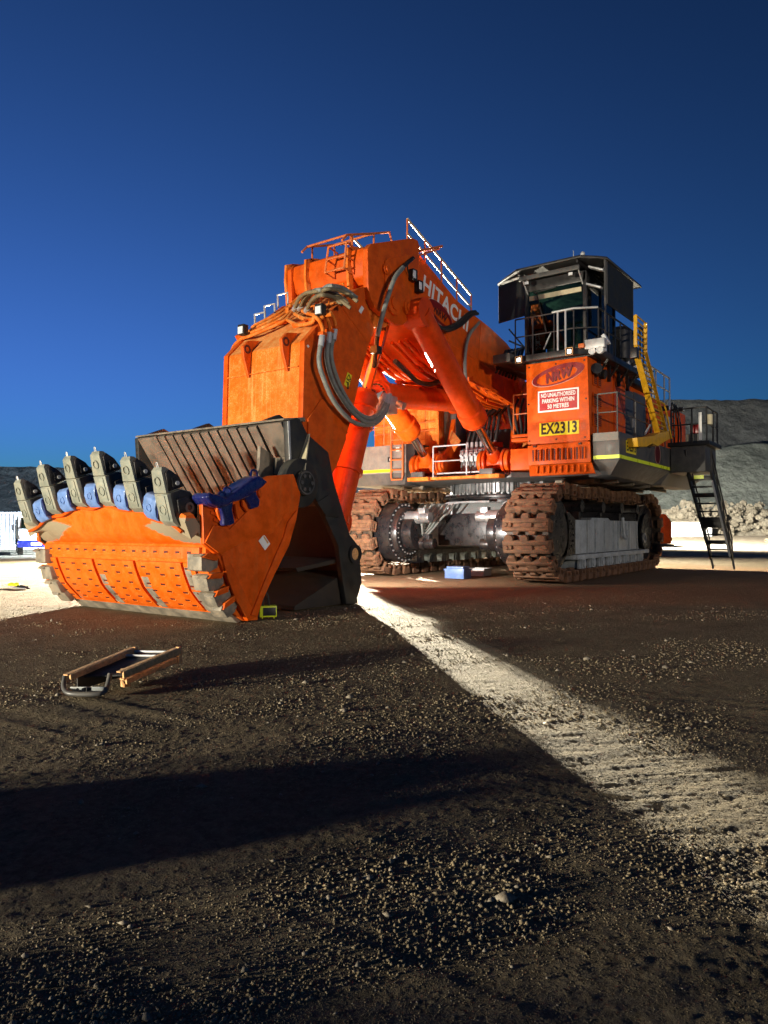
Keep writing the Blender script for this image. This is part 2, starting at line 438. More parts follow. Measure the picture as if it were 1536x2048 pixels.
def ground_z(r, f):                        # r to the right of, f ahead of the photographer
    z = 0.035 * np.clip(f - 42, 0, 60) * sstep(-4, 22, r)
    d = np.hypot(r, f)
    near = 1 - sstep(10, 34, d)
    patch = 0.55 + 0.9 * sstep(0.3, 0.7, fbm(r * 0.45 + 31, f * 0.45 + 7, 3))
    z = z + 0.018 * (fbm(r * 0.35, f * 0.35, 3) - 0.5)
    a = math.radians(24)                      # wheel and blade marks running across the pad
    u, v = r * math.cos(a) + f * math.sin(a), -r * math.sin(a) + f * math.cos(a)
    z = z + near * 0.020 * (fbm(u * 0.4, v * 3.6, 4, 0.6) - 0.5)
    a = math.radians(-32)
    u, v = r * math.cos(a) + f * math.sin(a), -r * math.sin(a) + f * math.cos(a)
    z = z + near * 0.007 * sstep(0.5, 0.8, fbm(u * 0.35, v * 6.0, 3)) * sstep(0.4, 0.6, fbm(r * .3 + 9, f * .3, 2))
    a = math.radians(9)                       # fine scraper scratches
    u, v = r * math.cos(a) + f * math.sin(a), -r * math.sin(a) + f * math.cos(a)
    z = z + near * 0.011 * (fbm(u * 1.8, v * 14.0, 3, 0.65) - 0.5)
    z = z + near * patch * (0.007 * np.clip(fbm(r * 5.0, f * 5.0, 4, 0.65) - 0.48, 0, 1) + 0.006 * (fbm(r * 30, f * 30, 3, 0.75) - 0.5) + 0.010 * np.clip(vnoise(r * 52, f * 52) * vnoise(r * 31 + 5, f * 31) - 0.36, 0, 1))
    return z
def graded(a, b, s0, g, lim):
    out = [b]; s = s0
    while out[-1] < lim: s *= g; out.append(out[-1] + s)
    core = list(np.arange(a, b, s0))
    return core, out
core, up_ = graded(-2.4, 2.4, 0.018, 1.025, 700)
lo = [-x for x in up_[::-1]]
us = np.array(lo + core[1:] + up_)
core, up_ = graded(2.1, 4.6, 0.018, 1.012, 700)
dn = [2.1]; s = 0.03
while dn[-1] > -120: s *= 1.12; dn.append(dn[-1] - s)
vs2 = np.array(dn[::-1][:-1] + core + up_)
UU, VV = np.meshgrid(us, vs2, indexing='ij')
ZZ = ground_z(UU, VV)
nu, nv = UU.shape
co = np.empty((nu * nv, 3))
co[:, 0] = (CAM.x + RGT.x * UU + FWD.x * VV).ravel()
co[:, 1] = (CAM.y + RGT.y * UU + FWD.y * VV).ravel()
co[:, 2] = ZZ.ravel() - 0.02
idx = np.arange(nu * nv).reshape(nu, nv)
quads = np.stack([idx[:-1, :-1], idx[1:, :-1], idx[1:, 1:], idx[:-1, 1:]], -1).reshape(-1, 4)
def grid_mesh(name, co, quads, mat):
    me = bpy.data.meshes.new(name)
    me.vertices.add(len(co)); me.vertices.foreach_set('co', co.ravel())
    me.loops.add(quads.size); me.loops.foreach_set('vertex_index', quads.ravel())
    me.polygons.add(len(quads)); me.polygons.foreach_set('loop_start', np.arange(0, quads.size, 4))
    me.update(calc_edges=True); me.validate()
    me.polygons.foreach_set('use_smooth', [True] * len(me.polygons))
    me.materials.append(mat)
    return me

def ground_mat():
    m, nt, bs = new_mat('dark_gravelly_dirt')
    tc = N(nt, 'ShaderNodeTexCoord').outputs['Object']
    big = noise(nt, tc, 0.16, 5, 0.6); mid = noise(nt, tc, 1.7, 7, 0.65); fine = noise(nt, tc, 24, 7, 0.75); grit = noise(nt, tc, 110, 3, 0.7)
    c = mix(nt, ramp(nt, mid, 0.3, 0.7), (0.085, 0.066, 0.037), (0.17, 0.133, 0.079))
    c = mix(nt, ramp(nt, fine, 0.35, 0.7, 0, 0.7), c, (0.25, 0.20, 0.125))
    c = mix(nt, ramp(nt, grit, 0.62, 0.72, 0, 0.5), c, (0.30, 0.26, 0.19))
    vd = N(nt, 'ShaderNodeVectorMath', operation='LENGTH'); nt.links.new(tc, vd.inputs[0])
    red = ramp(nt, mth(nt, 'ADD', vd.outputs['Value'], mth(nt, 'MULTIPLY', mth(nt, 'SUBTRACT', big, 0.5), 9.0)), 11.8, 9.6)
    c = mix(nt, mth(nt, 'MULTIPLY', red, 0.8), c, mix(nt, ramp(nt, fine, 0.3, 0.7), (0.20, 0.112, 0.056), (0.30, 0.18, 0.095)))
    far = ramp(nt, vd.outputs['Value'], 17.0, 34.0)
    # the pad farther off is paler (measured from the machine)
    sp = N(nt, 'ShaderNodeSeparateXYZ'); nt.links.new(tc, sp.inputs[0])
    back = ramp(nt, mth(nt, 'ADD', mth(nt, 'MULTIPLY', sp.outputs['X'], 0.42), mth(nt, 'MULTIPLY', sp.outputs['Y'], 1.0)), 4.5, -3.5)
    c = mix(nt, mth(nt, 'MULTIPLY', back, mth(nt, 'SUBTRACT', 1.0, mth(nt, 'MULTIPLY', red, 0.7))), c, mix(nt, ramp(nt, mid, 0.3, 0.7), (0.20, 0.16, 0.105), (0.34, 0.29, 0.21)))
    nt.links.new(c, bs.inputs['Base Color'])
    bs.inputs['Roughness'].default_value = 0.95; bs.inputs['Specular IOR Level'].default_value = 0.15
    hs = []
    for sc, amp in ((26.0, 1.0), (62.0, 0.55), (140.0, 0.28)):          # grains of three sizes, unevenly strewn
        vo = N(nt, 'ShaderNodeTexVoronoi'); vo.inputs['Scale'].default_value = sc; vo.inputs['Randomness'].default_value = 1.0
        nt.links.new(tc, vo.inputs['Vector'])
        sr = N(nt, 'ShaderNodeSeparateColor'); nt.links.new(vo.outputs['Color'], sr.inputs[0])
        dome = ramp(nt, vo.outputs['Distance'], 0.55, 0.05)
        hs.append(mth(nt, 'MULTIPLY', mth(nt, 'MULTIPLY', dome, ramp(nt, sr.outputs[0], 0.45, 1.0)), amp))
    gr_h = mth(nt, 'ADD', mth(nt, 'ADD', hs[0], hs[1]), hs[2])
    b1 = bump(nt, mth(nt, 'ADD', gr_h, mth(nt, 'MULTIPLY', fine, 0.9)), 1.0, 0.028)
    b2 = bump(nt, mid, 0.35, 0.06, b1)
    nt.links.new(b2, bs.inputs['Normal'])
    return m
M['ground'] = ground_mat()
gr = link(bpy.data.objects.new('ground', grid_mesh('ground', co, quads, M['ground'])))
tag(gr, 'bare gravelly dirt pad spreading under the excavator to the hills', None, kind='structure')

# loose stones lying on the near ground
def stone_field(name, n, size, reach, power, mat, seed):
    rg = np.random.default_rng(seed)
    f = 2.15 + reach * rg.random(n) ** power
    r = (rg.random(n) - 0.5) * 2 * (0.55 * f + 0.35)
    sz = (size[0] + (size[1] - size[0]) * rg.random(n) ** 3.5) * (0.8 + 0.07 * np.minimum(f, 9)) * (1 - 0.75 * sstep(11, 24, f))
    sz = sz * (0.45 + 1.1 * sstep(0.3, 0.7, fbm(r * 0.9 + 11, f * 0.9, 3)))
    a = math.radians(28); u, v = r * math.cos(a) + f * math.sin(a), -r * math.sin(a) + f * math.cos(a)
    sz = sz * (1 - 0.65 * sstep(0.55, 0.68, fbm(u * 0.12 + 3, v * 1.4, 2)))      # wheel lanes pressed flat
    z = ground_z(r, f) - 0.02
    octa = np.array([(1, 0, 0), (-1, 0, 0), (0, 1, 0), (0, -1, 0), (0, 0, 1), (0, 0, -1)], float)
    tri = np.array([(0, 2, 4), (2, 1, 4), (1, 3, 4), (3, 0, 4), (2, 0, 5), (1, 2, 5), (3, 1, 5), (0, 3, 5)])
    V = octa[None] * sz[:, None, None] * (0.65 + 0.7 * rg.random((n, 6, 1))) + sz[:, None, None] * 0.35 * (rg.random((n, 6, 3)) - 0.5)
    V = V * np.stack([0.8 + 0.8 * rg.random(n), 0.7 + 0.6 * rg.random(n), 0.6 + 0.5 * rg.random(n)], -1)[:, None, :]
    a = rg.random(n) * 6.28
    x = V[..., 0] * np.cos(a)[:, None] - V[..., 1] * np.sin(a)[:, None]; y = V[..., 0] * np.sin(a)[:, None] + V[..., 1] * np.cos(a)[:, None]
    cx = CAM.x + RGT.x * r + FWD.x * f; cy = CAM.y + RGT.y * r + FWD.y * f
    P = np.stack([x + cx[:, None], y + cy[:, None], V[..., 2] + (z + sz * 0.2)[:, None]], -1).reshape(-1, 3)
    T = (tri[None] + 6 * np.arange(n)[:, None, None]).reshape(-1, 3)
    me = bpy.data.meshes.new(name)
    me.vertices.add(len(P)); me.vertices.foreach_set('co', P.ravel())
    me.loops.add(T.size); me.loops.foreach_set('vertex_index', T.ravel())
    me.polygons.add(len(T)); me.polygons.foreach_set('loop_start', np.arange(0, T.size, 3))
    me.update(calc_edges=True); me.materials.append(mat)
    return link(bpy.data.objects.new(name, me))
M['stone'] = surf('pale_gravel', (0.30, 0.26, 0.20), 0.85, dust=(0.16, 0.12, 0.08), dust_amt=0.6, var=0.6, scale=3, bmp=0.5)
M['clod'] = surf('dark_dirt_clod', (0.20, 0.155, 0.09), 0.95, dust=(0.31, 0.245, 0.15), dust_amt=0.5, var=0.5, scale=3, bmp=0.6)
tag(stone_field('gravel', 5000, (0.0025, 0.010), 17.0, 2.2, M['stone'], 3), 'pale gravel chips scattered over the near dirt', 'gravel', kind='stuff')
tag(stone_field('pebbles', 260, (0.012, 0.026), 14.0, 1.6, M['stone'], 9), 'larger pale pebbles lying here and there on the near dirt', 'pebbles', kind='stuff')
tag(stone_field('dirt_clods', 150000, (0.0020, 0.0080), 24.0, 2.5, M['clod'], 4), 'dark dirt crumbs scattered over the near ground', 'dirt', kind='stuff')

def rock_mat(name, c0, c1, sc=1.0):
    m, nt, bs = new_mat(name)
    tc = N(nt, 'ShaderNodeTexCoord').outputs['Object']
    big = noise(nt, tc, 0.08 * sc, 6, 0.6); mid = noise(nt, tc, 0.6 * sc, 8, 0.7); fine = noise(nt, tc, 3.5 * sc, 6, 0.75)
    vo = N(nt, 'ShaderNodeTexVoronoi'); vo.inputs['Scale'].default_value = 0.9 * sc; nt.links.new(tc, vo.inputs['Vector'])
    c = mix(nt, ramp(nt, mid, 0.3, 0.72), c0, c1)
    c = mix(nt, ramp(nt, fine, 0.55, 0.72, 0, 0.6), c, tuple(min(1, x * 1.9) for x in c1))
    c = mix(nt, ramp(nt, big, 0.4, 0.65, 0, 0.55), c, tuple(x * 0.6 for x in c0))
    nt.links.new(c, bs.inputs['Base Color']); bs.inputs['Roughness'].default_value = 0.95; bs.inputs['Specular IOR Level'].default_value = 0.1
    h = mth(nt, 'ADD', mth(nt, 'ADD', mid, mth(nt, 'MULTIPLY', fine, 0.4)), mth(nt, 'MULTIPLY', vo.outputs['Distance'], 0.35))
    nt.links.new(bump(nt, h, 1.0, 0.9), bs.inputs['Normal'])
    return m
M['rock_dark'] = rock_mat('dark_grey_waste_rock', (0.10, 0.105, 0.10), (0.17, 0.175, 0.165))
M['rock_green'] = rock_mat('green_grey_waste_rock', (0.14, 0.155, 0.135), (0.24, 0.26, 0.225), 1.3)
M['boulder'] = rock_mat('tan_boulder', (0.28, 0.24, 0.17), (0.46, 0.41, 0.31), 3.0)

def hill(name, r0, r1, toe, crest, back, height, mat, label, nr=260, nf=70, rough=1.0):
    rr = np.linspace(r0, r1, nr); tt = np.linspace(0, 1, nf)
    R, T = np.meshgrid(rr, tt, indexing='ij')
    Fv = np.where(T < 0.62, toe + (crest - toe) * T / 0.62, crest + (back - crest) * (T - 0.62) / 0.38)
    base = np.where(T < 0.62, T / 0.62, 1.0)
    Hh = height(R)
    base = base - 0.14 * np.sin(np.pi * np.clip(base, 0, 1)) * (fbm(R * 0.06, T * 2 + 3, 3) - 0.2)
    Z = Hh * base
    amp = np.clip(base * 4, 0, 1) * rough
    Z = Z + amp * (2.6 * (fbm(R * 0.09, Fv * 0.09, 4) - 0.5) * (base < 0.999) + 0.9 * (0.25 + 0.75 * (base < 0.97)) * (fbm(R * 0.5, Fv * 0.5, 4, 0.6) - 0.5) + 0.3 * (vnoise(R * 1.7, Fv * 1.7) - .5))
    Fv = Fv + amp * 2.2 * (fbm(R * 0.13 + 40, Z * 0.2, 4) - 0.5)
    Z = Z + ground_z(R, np.full_like(R, toe)) - 0.3
    co = np.stack([CAM.x + RGT.x * R + FWD.x * Fv, CAM.y + RGT.y * R + FWD.y * Fv, Z], -1).reshape(-1, 3)
    i = np.arange(nr * nf).reshape(nr, nf)
    q = np.stack([i[:-1, :-1], i[1:, :-1], i[1:, 1:], i[:-1, 1:]], -1).reshape(-1, 4)
    o = link(bpy.data.objects.new(name, grid_mesh(name, co, q, mat)))
    return tag(o, label, None, kind='structure')
hill('hill', -150, 170, 84, 102, 190, lambda R: 10.4 - 1.2 * sstep(-17, -4, R) + 9.3 * sstep(-4, 34, R) , M['rock_dark'], 'long dark waste rock wall closing off the pad behind everything', 420, 80)
hill('stockpile', 14, 160, 74, 86, 112, lambda R: 0.5 + 10.3 * sstep(14, 44, R) + 1.2 * sstep(44, 90, R), M['rock_green'], 'pale green grey rock stockpile in front of the dark wall', 260, 80)

def boulder_row():
    rg = np.random.default_rng(21); mb = MB()
    for k in range(1400):
        r = 24 + 60 * rg.random(); t = rg.random()
        f = 66.5 + 6.0 * t + rg.normal() * 0.4
        s = 0.13 + 0.32 * rg.random() ** 2.4
        h = 2.9 * np.clip((r - 22) / 8, 0.55, 1.0) * t
        p = rf(r, f, float(ground_z(np.array(r), np.array(f))) + h + 0.1)
        b = len(mb.v)
        mb.ball(p, s, 6, 4)
        for j in range(b, len(mb.v)):
            v = Vector(mb.v[j]) - p
            mb.v[j] = tuple(p + Vector((v.x * (0.7 + 0.6 * rg.random()), v.y * (0.7 + 0.6 * rg.random()), v.z * (0.6 + 0.6 * rg.random()))))
    me = bpy.data.meshes.new('boulder_berm'); me.from_pydata(mb.v, [], mb.f); me.materials.append(M['boulder'])
    return tag(link(bpy.data.objects.new('boulder_berm', me)), 'long low berm of tan boulders at the foot of the stockpile', 'boulders', kind='stuff')
boulder_row()
hill('bank', 13, 150, 66.0, 72.0, 78, lambda R: 2.9 * sstep(13, 24, R), M['boulder'], 'low tan dirt bank beneath the boulders', 200, 24, 0.35)

# ------------------------------------------------------------------ the excavator
EX = empty('excavator')
tag(EX, 'huge orange mining shovel excavator parked on crawler tracks with its bucket on the ground', 'excavator')

# ---- crawler tracks
TIN, TOUT, PITCH = 2.3, 3.7, 0.6
def track_path():
    xc0, xc1, R, zc = 4.28, -4.75, 1.29, 1.43
    pts = []
    L1 = xc0 - xc1
    per = 2 * L1 + 2 * math.pi * R
    n = int(round(per / PITCH))
    st = per / n
    for k in range(n):
        s = k * st
        if s < L1:
            x = xc1 + s; sag = 0.0
            pts.append(((x, zc - R), 0.0))                       # ground run, going forward
        elif s < L1 + math.pi * R:
            a = (s - L1) / R; pts.append(((xc0 + R * math.sin(a), zc - R * math.cos(a)), a))
        elif s < 2 * L1 + math.pi * R:
            x = xc0 - (s - L1 - math.pi * R)
            u = (x - xc1) / L1
            pts.append(((x, zc + R + 0.05 - 0.09 * math.sin(math.pi * u * 3) ** 2), math.pi))
        else:
            a = math.pi + (s - 2 * L1 - math.pi * R) / R; pts.append(((xc1 + R * math.sin(a), zc - R * math.cos(a)), a))
    return pts, st
TP, TSTEP = track_path()
def shoe_mesh():
    mb = MB(); W = (TOUT - TIN) / 2; h = TSTEP / 2
    # z- is outward (the ground run has outward = down)
    mb.bb(-.19, .17, -W, W, -.06, .03)                         # floor of the shoe
    for x0, x1 in ((-.20, -.07), (.03, .18)):                  # two ridges
        r = [(x0, -.055), (x0 + .02, -.12), (x1 - .02, -.12), (x1, -.055)]
        n = len(r)
        mb.add([(x, -W + .01, z) for x, z in r] + [(x, W - .01, z) for x, z in r], [tuple(range(n)), tuple(range(2 * n - 1, n - 1, -1))] + [(i, i + n, (i + 1) % n + n, (i + 1) % n) for i in range(n)])
    for y0, y1 in ((-.69, -.42), (-.10, .20), (.52, .69)):     # webs between the ridges
        mb.bb(-.08, .04, y0, y1, -.118, -.058)
    for y, w in ((-.50, .13), (-.03, .11), (.46, .13)):        # lugs reaching to the next shoe, rounded at the end
        mb.plate([(.15, y - w), (.28, y - w), (.325, y - w * .6), (.325, y + w * .6), (.28, y + w), (.15, y + w)], -.09, .02)
    for y, w in ((-.27, .09), (.21, .10)):
        mb.plate([(-.17, y - w), (-.25, y - w), (-.29, y - w * .6), (-.29, y + w * .6), (-.25, y + w), (-.17, y + w)], -.085, .02)
    mb.cyl((-.02, -.58, -.10), (-.02, -.58, -.145), .06, n=10); mb.cyl((.0, .60, -.10), (.0, .60, -.145), .055, n=10)
    for s in (-1, 1):                                          # hollow end bosses
        ya, yb = s * (W - 0.16), s * W
        for (x0, x1, z0, z1) in ((-h * .62, h * .5, 0.03, 0.07), (-h * .62, h * .5, 0.17, 0.21), (-h * .62, -h * .38, 0.07, 0.17), (h * .26, h * .5, 0.07, 0.17)):
            mb.bb(x0, x1, min(ya, yb), max(ya, yb), z0, z1)
    for y in (-0.26, 0.26):                                    # guide lugs
        mb.bb(-h * 0.5, h * 0.5, y - 0.07, y + 0.07, 0.03, 0.24)
    return mb.mesh('track_shoe', M['shoe'], bevel=0.008, seg=1)
SHOE = shoe_mesh()
def track(side, label):
    yc = side * (TIN + TOUT) / 2
    mb = MB()                                                  # the pin chain that the shoes hang on
    for y in (yc - 0.16, yc + 0.16):
        mb.tube([(x - math.sin(a) * 0.14, y, z + math.cos(a) * 0.14) for (x, z), a in TP], 0.06, 6, closed=True)
    n_ = len(TP)                                              # dark inner belt behind the gaps
    vs_ = [(x - math.sin(a) * o_, yc + q, z + math.cos(a) * o_) for (x, z), a in TP for o_ in (.03, .07) for q in (-.62, .62)]
    mb.add(vs_, [f for i in range(n_) for f in ((4 * i, 4 * i + 1, 4 * ((i + 1) % n_) + 1, 4 * ((i + 1) % n_)), (4 * i + 2, 4 * ((i + 1) % n_) + 2, 4 * ((i + 1) % n_) + 3, 4 * i + 3), (4 * i, 4 * ((i + 1) % n_), 4 * ((i + 1) % n_) + 2, 4 * i + 2), (4 * i + 1, 4 * i + 3, 4 * ((i + 1) % n_) + 3, 4 * ((i + 1) % n_) + 1))])
    tr = mb.build('crawler_track', M['link'], EX)
    tr['label'] = label
    for (x, z), a in TP:
        m = Matrix.Translation((x, yc, z)) @ Matrix.Rotation(-a, 4, 'Y') @ Matrix.Rotation(random.uniform(-0.02, 0.02), 4, 'Y')
        put('track_shoe', SHOE, tr, m)
    return tr
track(1, 'rusty crawler track under the operator cab'); track(-1, 'rusty crawler track on the far side behind the bucket')

ROLLER = None
def track_frame(side):
    yi, yo = side * 2.62, side * 3.34                          # between the shoe edges
    y0, y1 = min(yi, yo), max(yi, yo)
    mb = MB()
    mb.prism([(2.7, 0.78), (2.7, 1.84), (1.4, 1.84), (1.2, 1.92), (-0.4, 1.92), (-0.6, 1.84), (-4.3, 1.84), (-4.6, 1.7), (-4.6, 0.78)], y0, y1)
    fr = mb.build('track_frame', M['frame_grey'], EX, bevel=0.02)
    yf = yo + side * 0.003
    mb = MB()
    mb.prism([(2.9, 0.62), (2.9, 0.76), (-4.8, 0.76), (-4.8, 0.62)], min(yi, yf + side * 0.14), max(yi, yf + side * 0.14))
    mb.build('bottom_flange', M['frame_grey'], fr, bevel=0.012)
    for x in (1.75, 1.0, 0.1, -0.85, -1.35, -2.6, -3.6):
        mb = MB(); mb.bb(x - 0.02, x + 0.02, min(yf, yf + side * 0.05), max(yf, yf + side * 0.05), 0.77, 1.83)
        mb.build('rib', M['frame_grey'], fr)
    # towing eye and step
    mb = MB()
    mb.tube(smooth_path([(-1.62, yf + side * .10, 1.95), (-1.60, yf + side * .16, 1.35), (-1.75, yf + side * .18, 1.22), (-1.92, yf + side * .16, 1.35), (-1.94, yf + side * .10, 1.75)]), 0.055, 8)
    mb.build('towing_eye', M['frame_grey'], fr)
    mb = MB(); mb.ring((-4.3, yf + side * 0.08, 1.2), (0, 1, 0), 0.2, 0.12, 0.1, 16); mb.build('towing_ring', M['steel'], fr)
    # rollers
    global ROLLER
    if ROLLER is None:
        r = MB()
        r.cyl((0, -0.42, 0), (0, 0.42, 0), 0.2, n=18)
        r.cyl((0, -0.44, 0), (0, -0.36, 0), 0.25, n=18); r.cyl((0, 0.36, 0), (0, 0.44, 0), 0.25, n=18)
        r.bb(-0.15, 0.15, -0.5, -0.445, -0.1, 0.3); r.bb(-0.15, 0.15, 0.445, 0.5, -0.1, 0.3)
        r.cyl((0, -0.53, 0.06), (0, -0.5, 0.06), 0.12, n=14); r.cyl((0, 0.5, 0.06), (0, 0.53, 0.06), 0.12, n=14)
        ROLLER = r.mesh('roller', M['frame_grey'])
    for k in range(8):
        put('roller', ROLLER, fr, Matrix.Translation((2.35 - k * 0.88, (y0 + y1) / 2, 0.42)))
    for x in (2.2, 0.2, -1.8, -3.7):                          # carrier rollers and their stands
        mb = MB(); yc = (y0 + y1) / 2
        mb.cyl((x, yc - 0.4, 2.28), (x, yc + 0.4, 2.28), 0.19, n=16); mb.bb(x - 0.09, x + 0.09, y0 + .05, y1 - .05, 1.8, 2.2)
        mb.build('carrier_roller', M['oily'], fr)
    # sprocket / final drive at the front, idler at the back
    for xc, nm in ((4.28, 'sprocket'), (-4.75, 'idler_wheel')):
        mb = MB(); yc = side * 3.0
        mb.cyl((xc, yc - 0.42, 1.43), (xc, yc + 0.42, 1.43), 0.72, n=30)
        for s in (-1, 1): mb.ring((xc, yc + s * 0.26, 1.43), (0, 1, 0), 1.05, 0.6, 0.16, 30)
        w = mb.build(nm, M['oily'], fr)
    mb = MB()
    mb.prism([(3.9, .72), (4.05, 1.4), (3.9, 2.0), (3.2, 2.06), (2.72, 1.86), (2.72, .76)], min(yo, yo - side * .5), max(yo, yo - side * .5))
    for k in range(14):
        a = 2 * math.pi * k / 14; mb.cyl((3.35 + .42 * math.cos(a), yo, 1.38 + .42 * math.sin(a)), (3.35 + .42 * math.cos(a), yo + side * .05, 1.38 + .42 * math.sin(a)), 0.035, n=6)
    mb.build('drive_cover', M['oily'], fr, bevel=0.0)
    # inner final drive drum, motor
    yd = side * 2.3
    mb = MB()
    mb.cyl((4.28, side * 2.62, 1.43), (4.28, side * 1.9, 1.43), 0.98, n=36)
    mb.cyl((4.28, side * 1.9, 1.43), (4.28, side * 1.72, 1.43), 0.86, 0.80, n=36)
    mb.cyl((4.28, side * 1.72, 1.43), (4.28, side * 1.35, 1.43), 0.55, n=28)
    fd = mb.build('final_drive', M['oily'], EX, bevel=0.015)
    mb = MB()
    for k in range(28):
        a = 2 * math.pi * k / 28
        c = (4.28 + .92 * math.cos(a), 0, 1.43 + .92 * math.sin(a)); mb.cyl((c[0], side * 1.9, c[2]), (c[0], side * 1.86, c[2]), 0.03, n=6)
        c = (4.28 + .70 * math.cos(a), 0, 1.43 + .70 * math.sin(a)); mb.cyl((c[0], side * 1.72, c[2]), (c[0], side * 1.69, c[2]), 0.026, n=6)
    mb.build('drive_bolts', M['steel'], fd)['kind'] = 'stuff'
    for k, (dx, dz) in enumerate(((0.12, 0.5), (-0.15, -0.35))):
        mb = MB()
        c = (4.28 + dx, 1.43 + dz)
        mb.cyl((c[0], side * 1.72, c[1]), (c[0], side * 1.2, c[1]), 0.21, n=18); mb.cyl((c[0], side * 1.2, c[1]), (c[0], side * 0.85, c[1]), 0.17, n=16)
        mb.bb(c[0] - .12, c[0] + .12, min(side * 1.0, side * 1.25), max(side * 1.0, side * 1.25), c[1] + .12, c[1] + .3)
        mb.build('travel_motor', M['steel'] if k == 0 else M['oily'], fd, bevel=0.01)
    # bolts on the inner bottom of the frame
    mb = MB()
    for x in [2.2 - .16 * k for k in range(6)] + [-1.6 - .16 * k for k in range(5)]:
        mb.cyl((x, yi, 0.92), (x, yi - side * .05, 0.92), 0.045, n=8)
    mb.build('frame_bolts', M['steel'], fr)['kind'] = 'stuff'
    mb = MB(); mb.bb(-4.5, 2.5, min(yi - side * .2, yi), max(yi - side * .2, yi), .66, .8)
    mb.build('inner_flange', M['frame_grey'], fr, bevel=0.01)
track_frame(1); track_frame(-1)

# ---- car body and slew ring
mb = MB()
mb.prism([(2.35, 0.95), (2.7, 1.3), (2.7, 2.05), (2.3, 2.45), (-2.6, 2.45), (-3.0, 2.05), (-3.0, 1.3), (-2.6, 0.95)], -2.6, 2.6)
cb = mb.build('car_body', M['frame_grey'], EX, bevel=0.03)
mb = MB(); mb.bb(2.7, 3.1, -1.35, 0.75, 1.0, 2.05); mb.build('travel_brake_guard', M['oily'], cb, bevel=0.03)
mb = MB(); mb.bb(2.72, 2.9, .85, 2.0, 1.3, 1.9); mb.cyl((3.0, .9, 1.75), (3.0, 2.2, 1.75), .14, n=14); mb.build('drive_shaft', M['steel'], cb, bevel=0.01)
for k in range(6):
    y = -1.7 + 0.22 * k
    mb = MB()
    mb.tube(smooth_path([(3.3, y, 2.35), (3.55, y - .1, 2.05), (3.7, y - .2, 1.6 + .07 * k), (4.0, -1.3, 1.8 - .1 * k), (4.3, -1.25, 1.7)], 6), 0.035, 7)
    mb.build('hose', M['hose'], cb)
for y in (-1.2, -1.05, -0.9, 1.0, 1.15):
    mb = MB(); mb.tube(smooth_path([(2.9, y, 1.5), (2.95, y, 2.2), (2.9, y + .12, 2.42), (2.75, y + .9, 2.46), (2.7, y + 1.3, 2.46)], 6), 0.04, 8); mb.build('pipe', M['galv'], cb)
mb = MB(); mb.cyl((-0.15, 0, 2.45), (-0.15, 0, 2.62), 2.45, n=64); mb.cyl((-0.15, 0, 2.62), (-0.15, 0, 2.72), 2.62, n=64)
sr = mb.build('slew_ring', M['oily'], EX, bevel=0.01)
mb = MB(); mb.cyl((-0.15, 0, 2.72), (-0.15, 0, 3.12), 2.30, n=64)
for k in range(96):                                            # gear teeth
    a = 2 * math.pi * k / 96
    mb.box((-0.15 + 2.33 * math.cos(a), 2.33 * math.sin(a), 2.93), (0.1, 0.07, 0.36), a)
mb.build('slew_gear', M['steel'], sr)
mb = MB()
for k in range(72):
    a = 2 * math.pi * k / 72
    c = (-0.15 + 2.5 * math.cos(a), 2.5 * math.sin(a)); mb.cyl((*c, 2.72), (*c, 2.78), 0.045, n=6)
mb.build('slew_bolts', M['galv'], sr)['kind'] = 'stuff'

# ---- revolving frame
mb = MB()
mb.plate([(4.2, -1.75), (4.2, 1.9), (3.6, 2.6), (3.2, 4.3), (-6.0, 4.6), (-6.0, -4.4), (3.0, -4.3), (3.4, -2.4)], 3.12, 3.28)
rfm = mb.build('revolving_frame', M['dark_grey'], EX, bevel=0.015)
mb = MB(); mb.prism([(2.4, 3.285), (2.4, 3.8), (1.2, 4.3), (-5.5, 4.3), (-5.5, 3.285)], -1.0, 1.0); mb.build('centre_beam', M['orange'], rfm, bevel=.015)
for x in (2.2, 0.6, -1.2, -3.0):
    for y0, y1 in ((2.5, 4.5), (-4.3, -2.5)): mb = MB(); mb.bb(x - .06, x + .06, y0, y1, 2.96, 3.098); mb.build('belly_beam', M['worn_steel'], rfm)
for y in (3.0, 3.9, -3.0, -3.9): mb = MB(); mb.bb(-5.6, 2.8, y - .05, y + .05, 2.985, 3.095); mb.build('belly_beam', M['worn_steel'], rfm)
# boom foot brackets and cylinder foot brackets
for s in (-1, 1):
    mb = MB(); mb.prism([(2.9, 3.3), (2.6, 4.6), (1.95, 6.3), (1.5, 6.55), (0.9, 6.4), (0.2, 5.0), (-0.6, 3.3)], s * 1.11, s * 1.28)
    mb.build('boom_foot_bracket', M['orange'], rfm, bevel=0.015)

def eye_bracket(yc):
    b = MB()
    for s in (-1, 1):
        yy = yc + s * 0.46
        arc = [(3.97 + .37 * math.cos(q), 3.64 + .37 * math.sin(q)) for q in np.linspace(math.radians(-60), math.radians(115), 12)]
        b = MB(); b.prism([(2.5, 3.28), (4.1, 3.28)] + arc + [(3.3, 4.35), (2.7, 4.4)], yy - 0.06, yy + 0.06)
        o = b.build('cylinder_foot_bracket', M['orange'], rfm, bevel=0.012)
        b = MB(); b.cyl((3.97, yy, 3.64), (3.97, yy + s * .13, 3.64), .24, n=26); b.cyl((3.97, yy, 3.64), (3.97, yy + s * .16, 3.64), .13, n=20); b.build('foot_pin', M['orange'], rfm, bevel=.01)
    b = MB(); b.bb(4.21, 4.62, yc - 0.4, yc + 0.4, 3.1, 3.22); b.build('step', M['orange_dusty'], rfm, bevel=0.01)
    b = MB(); b.bb(4.40, 4.56, yc - 0.30, yc + 0.15, 3.225, 3.4); b.build('grease_box', M['dark_grey'], rfm, bevel=0.02)
for y in (1.3, -1.2): eye_bracket(y)

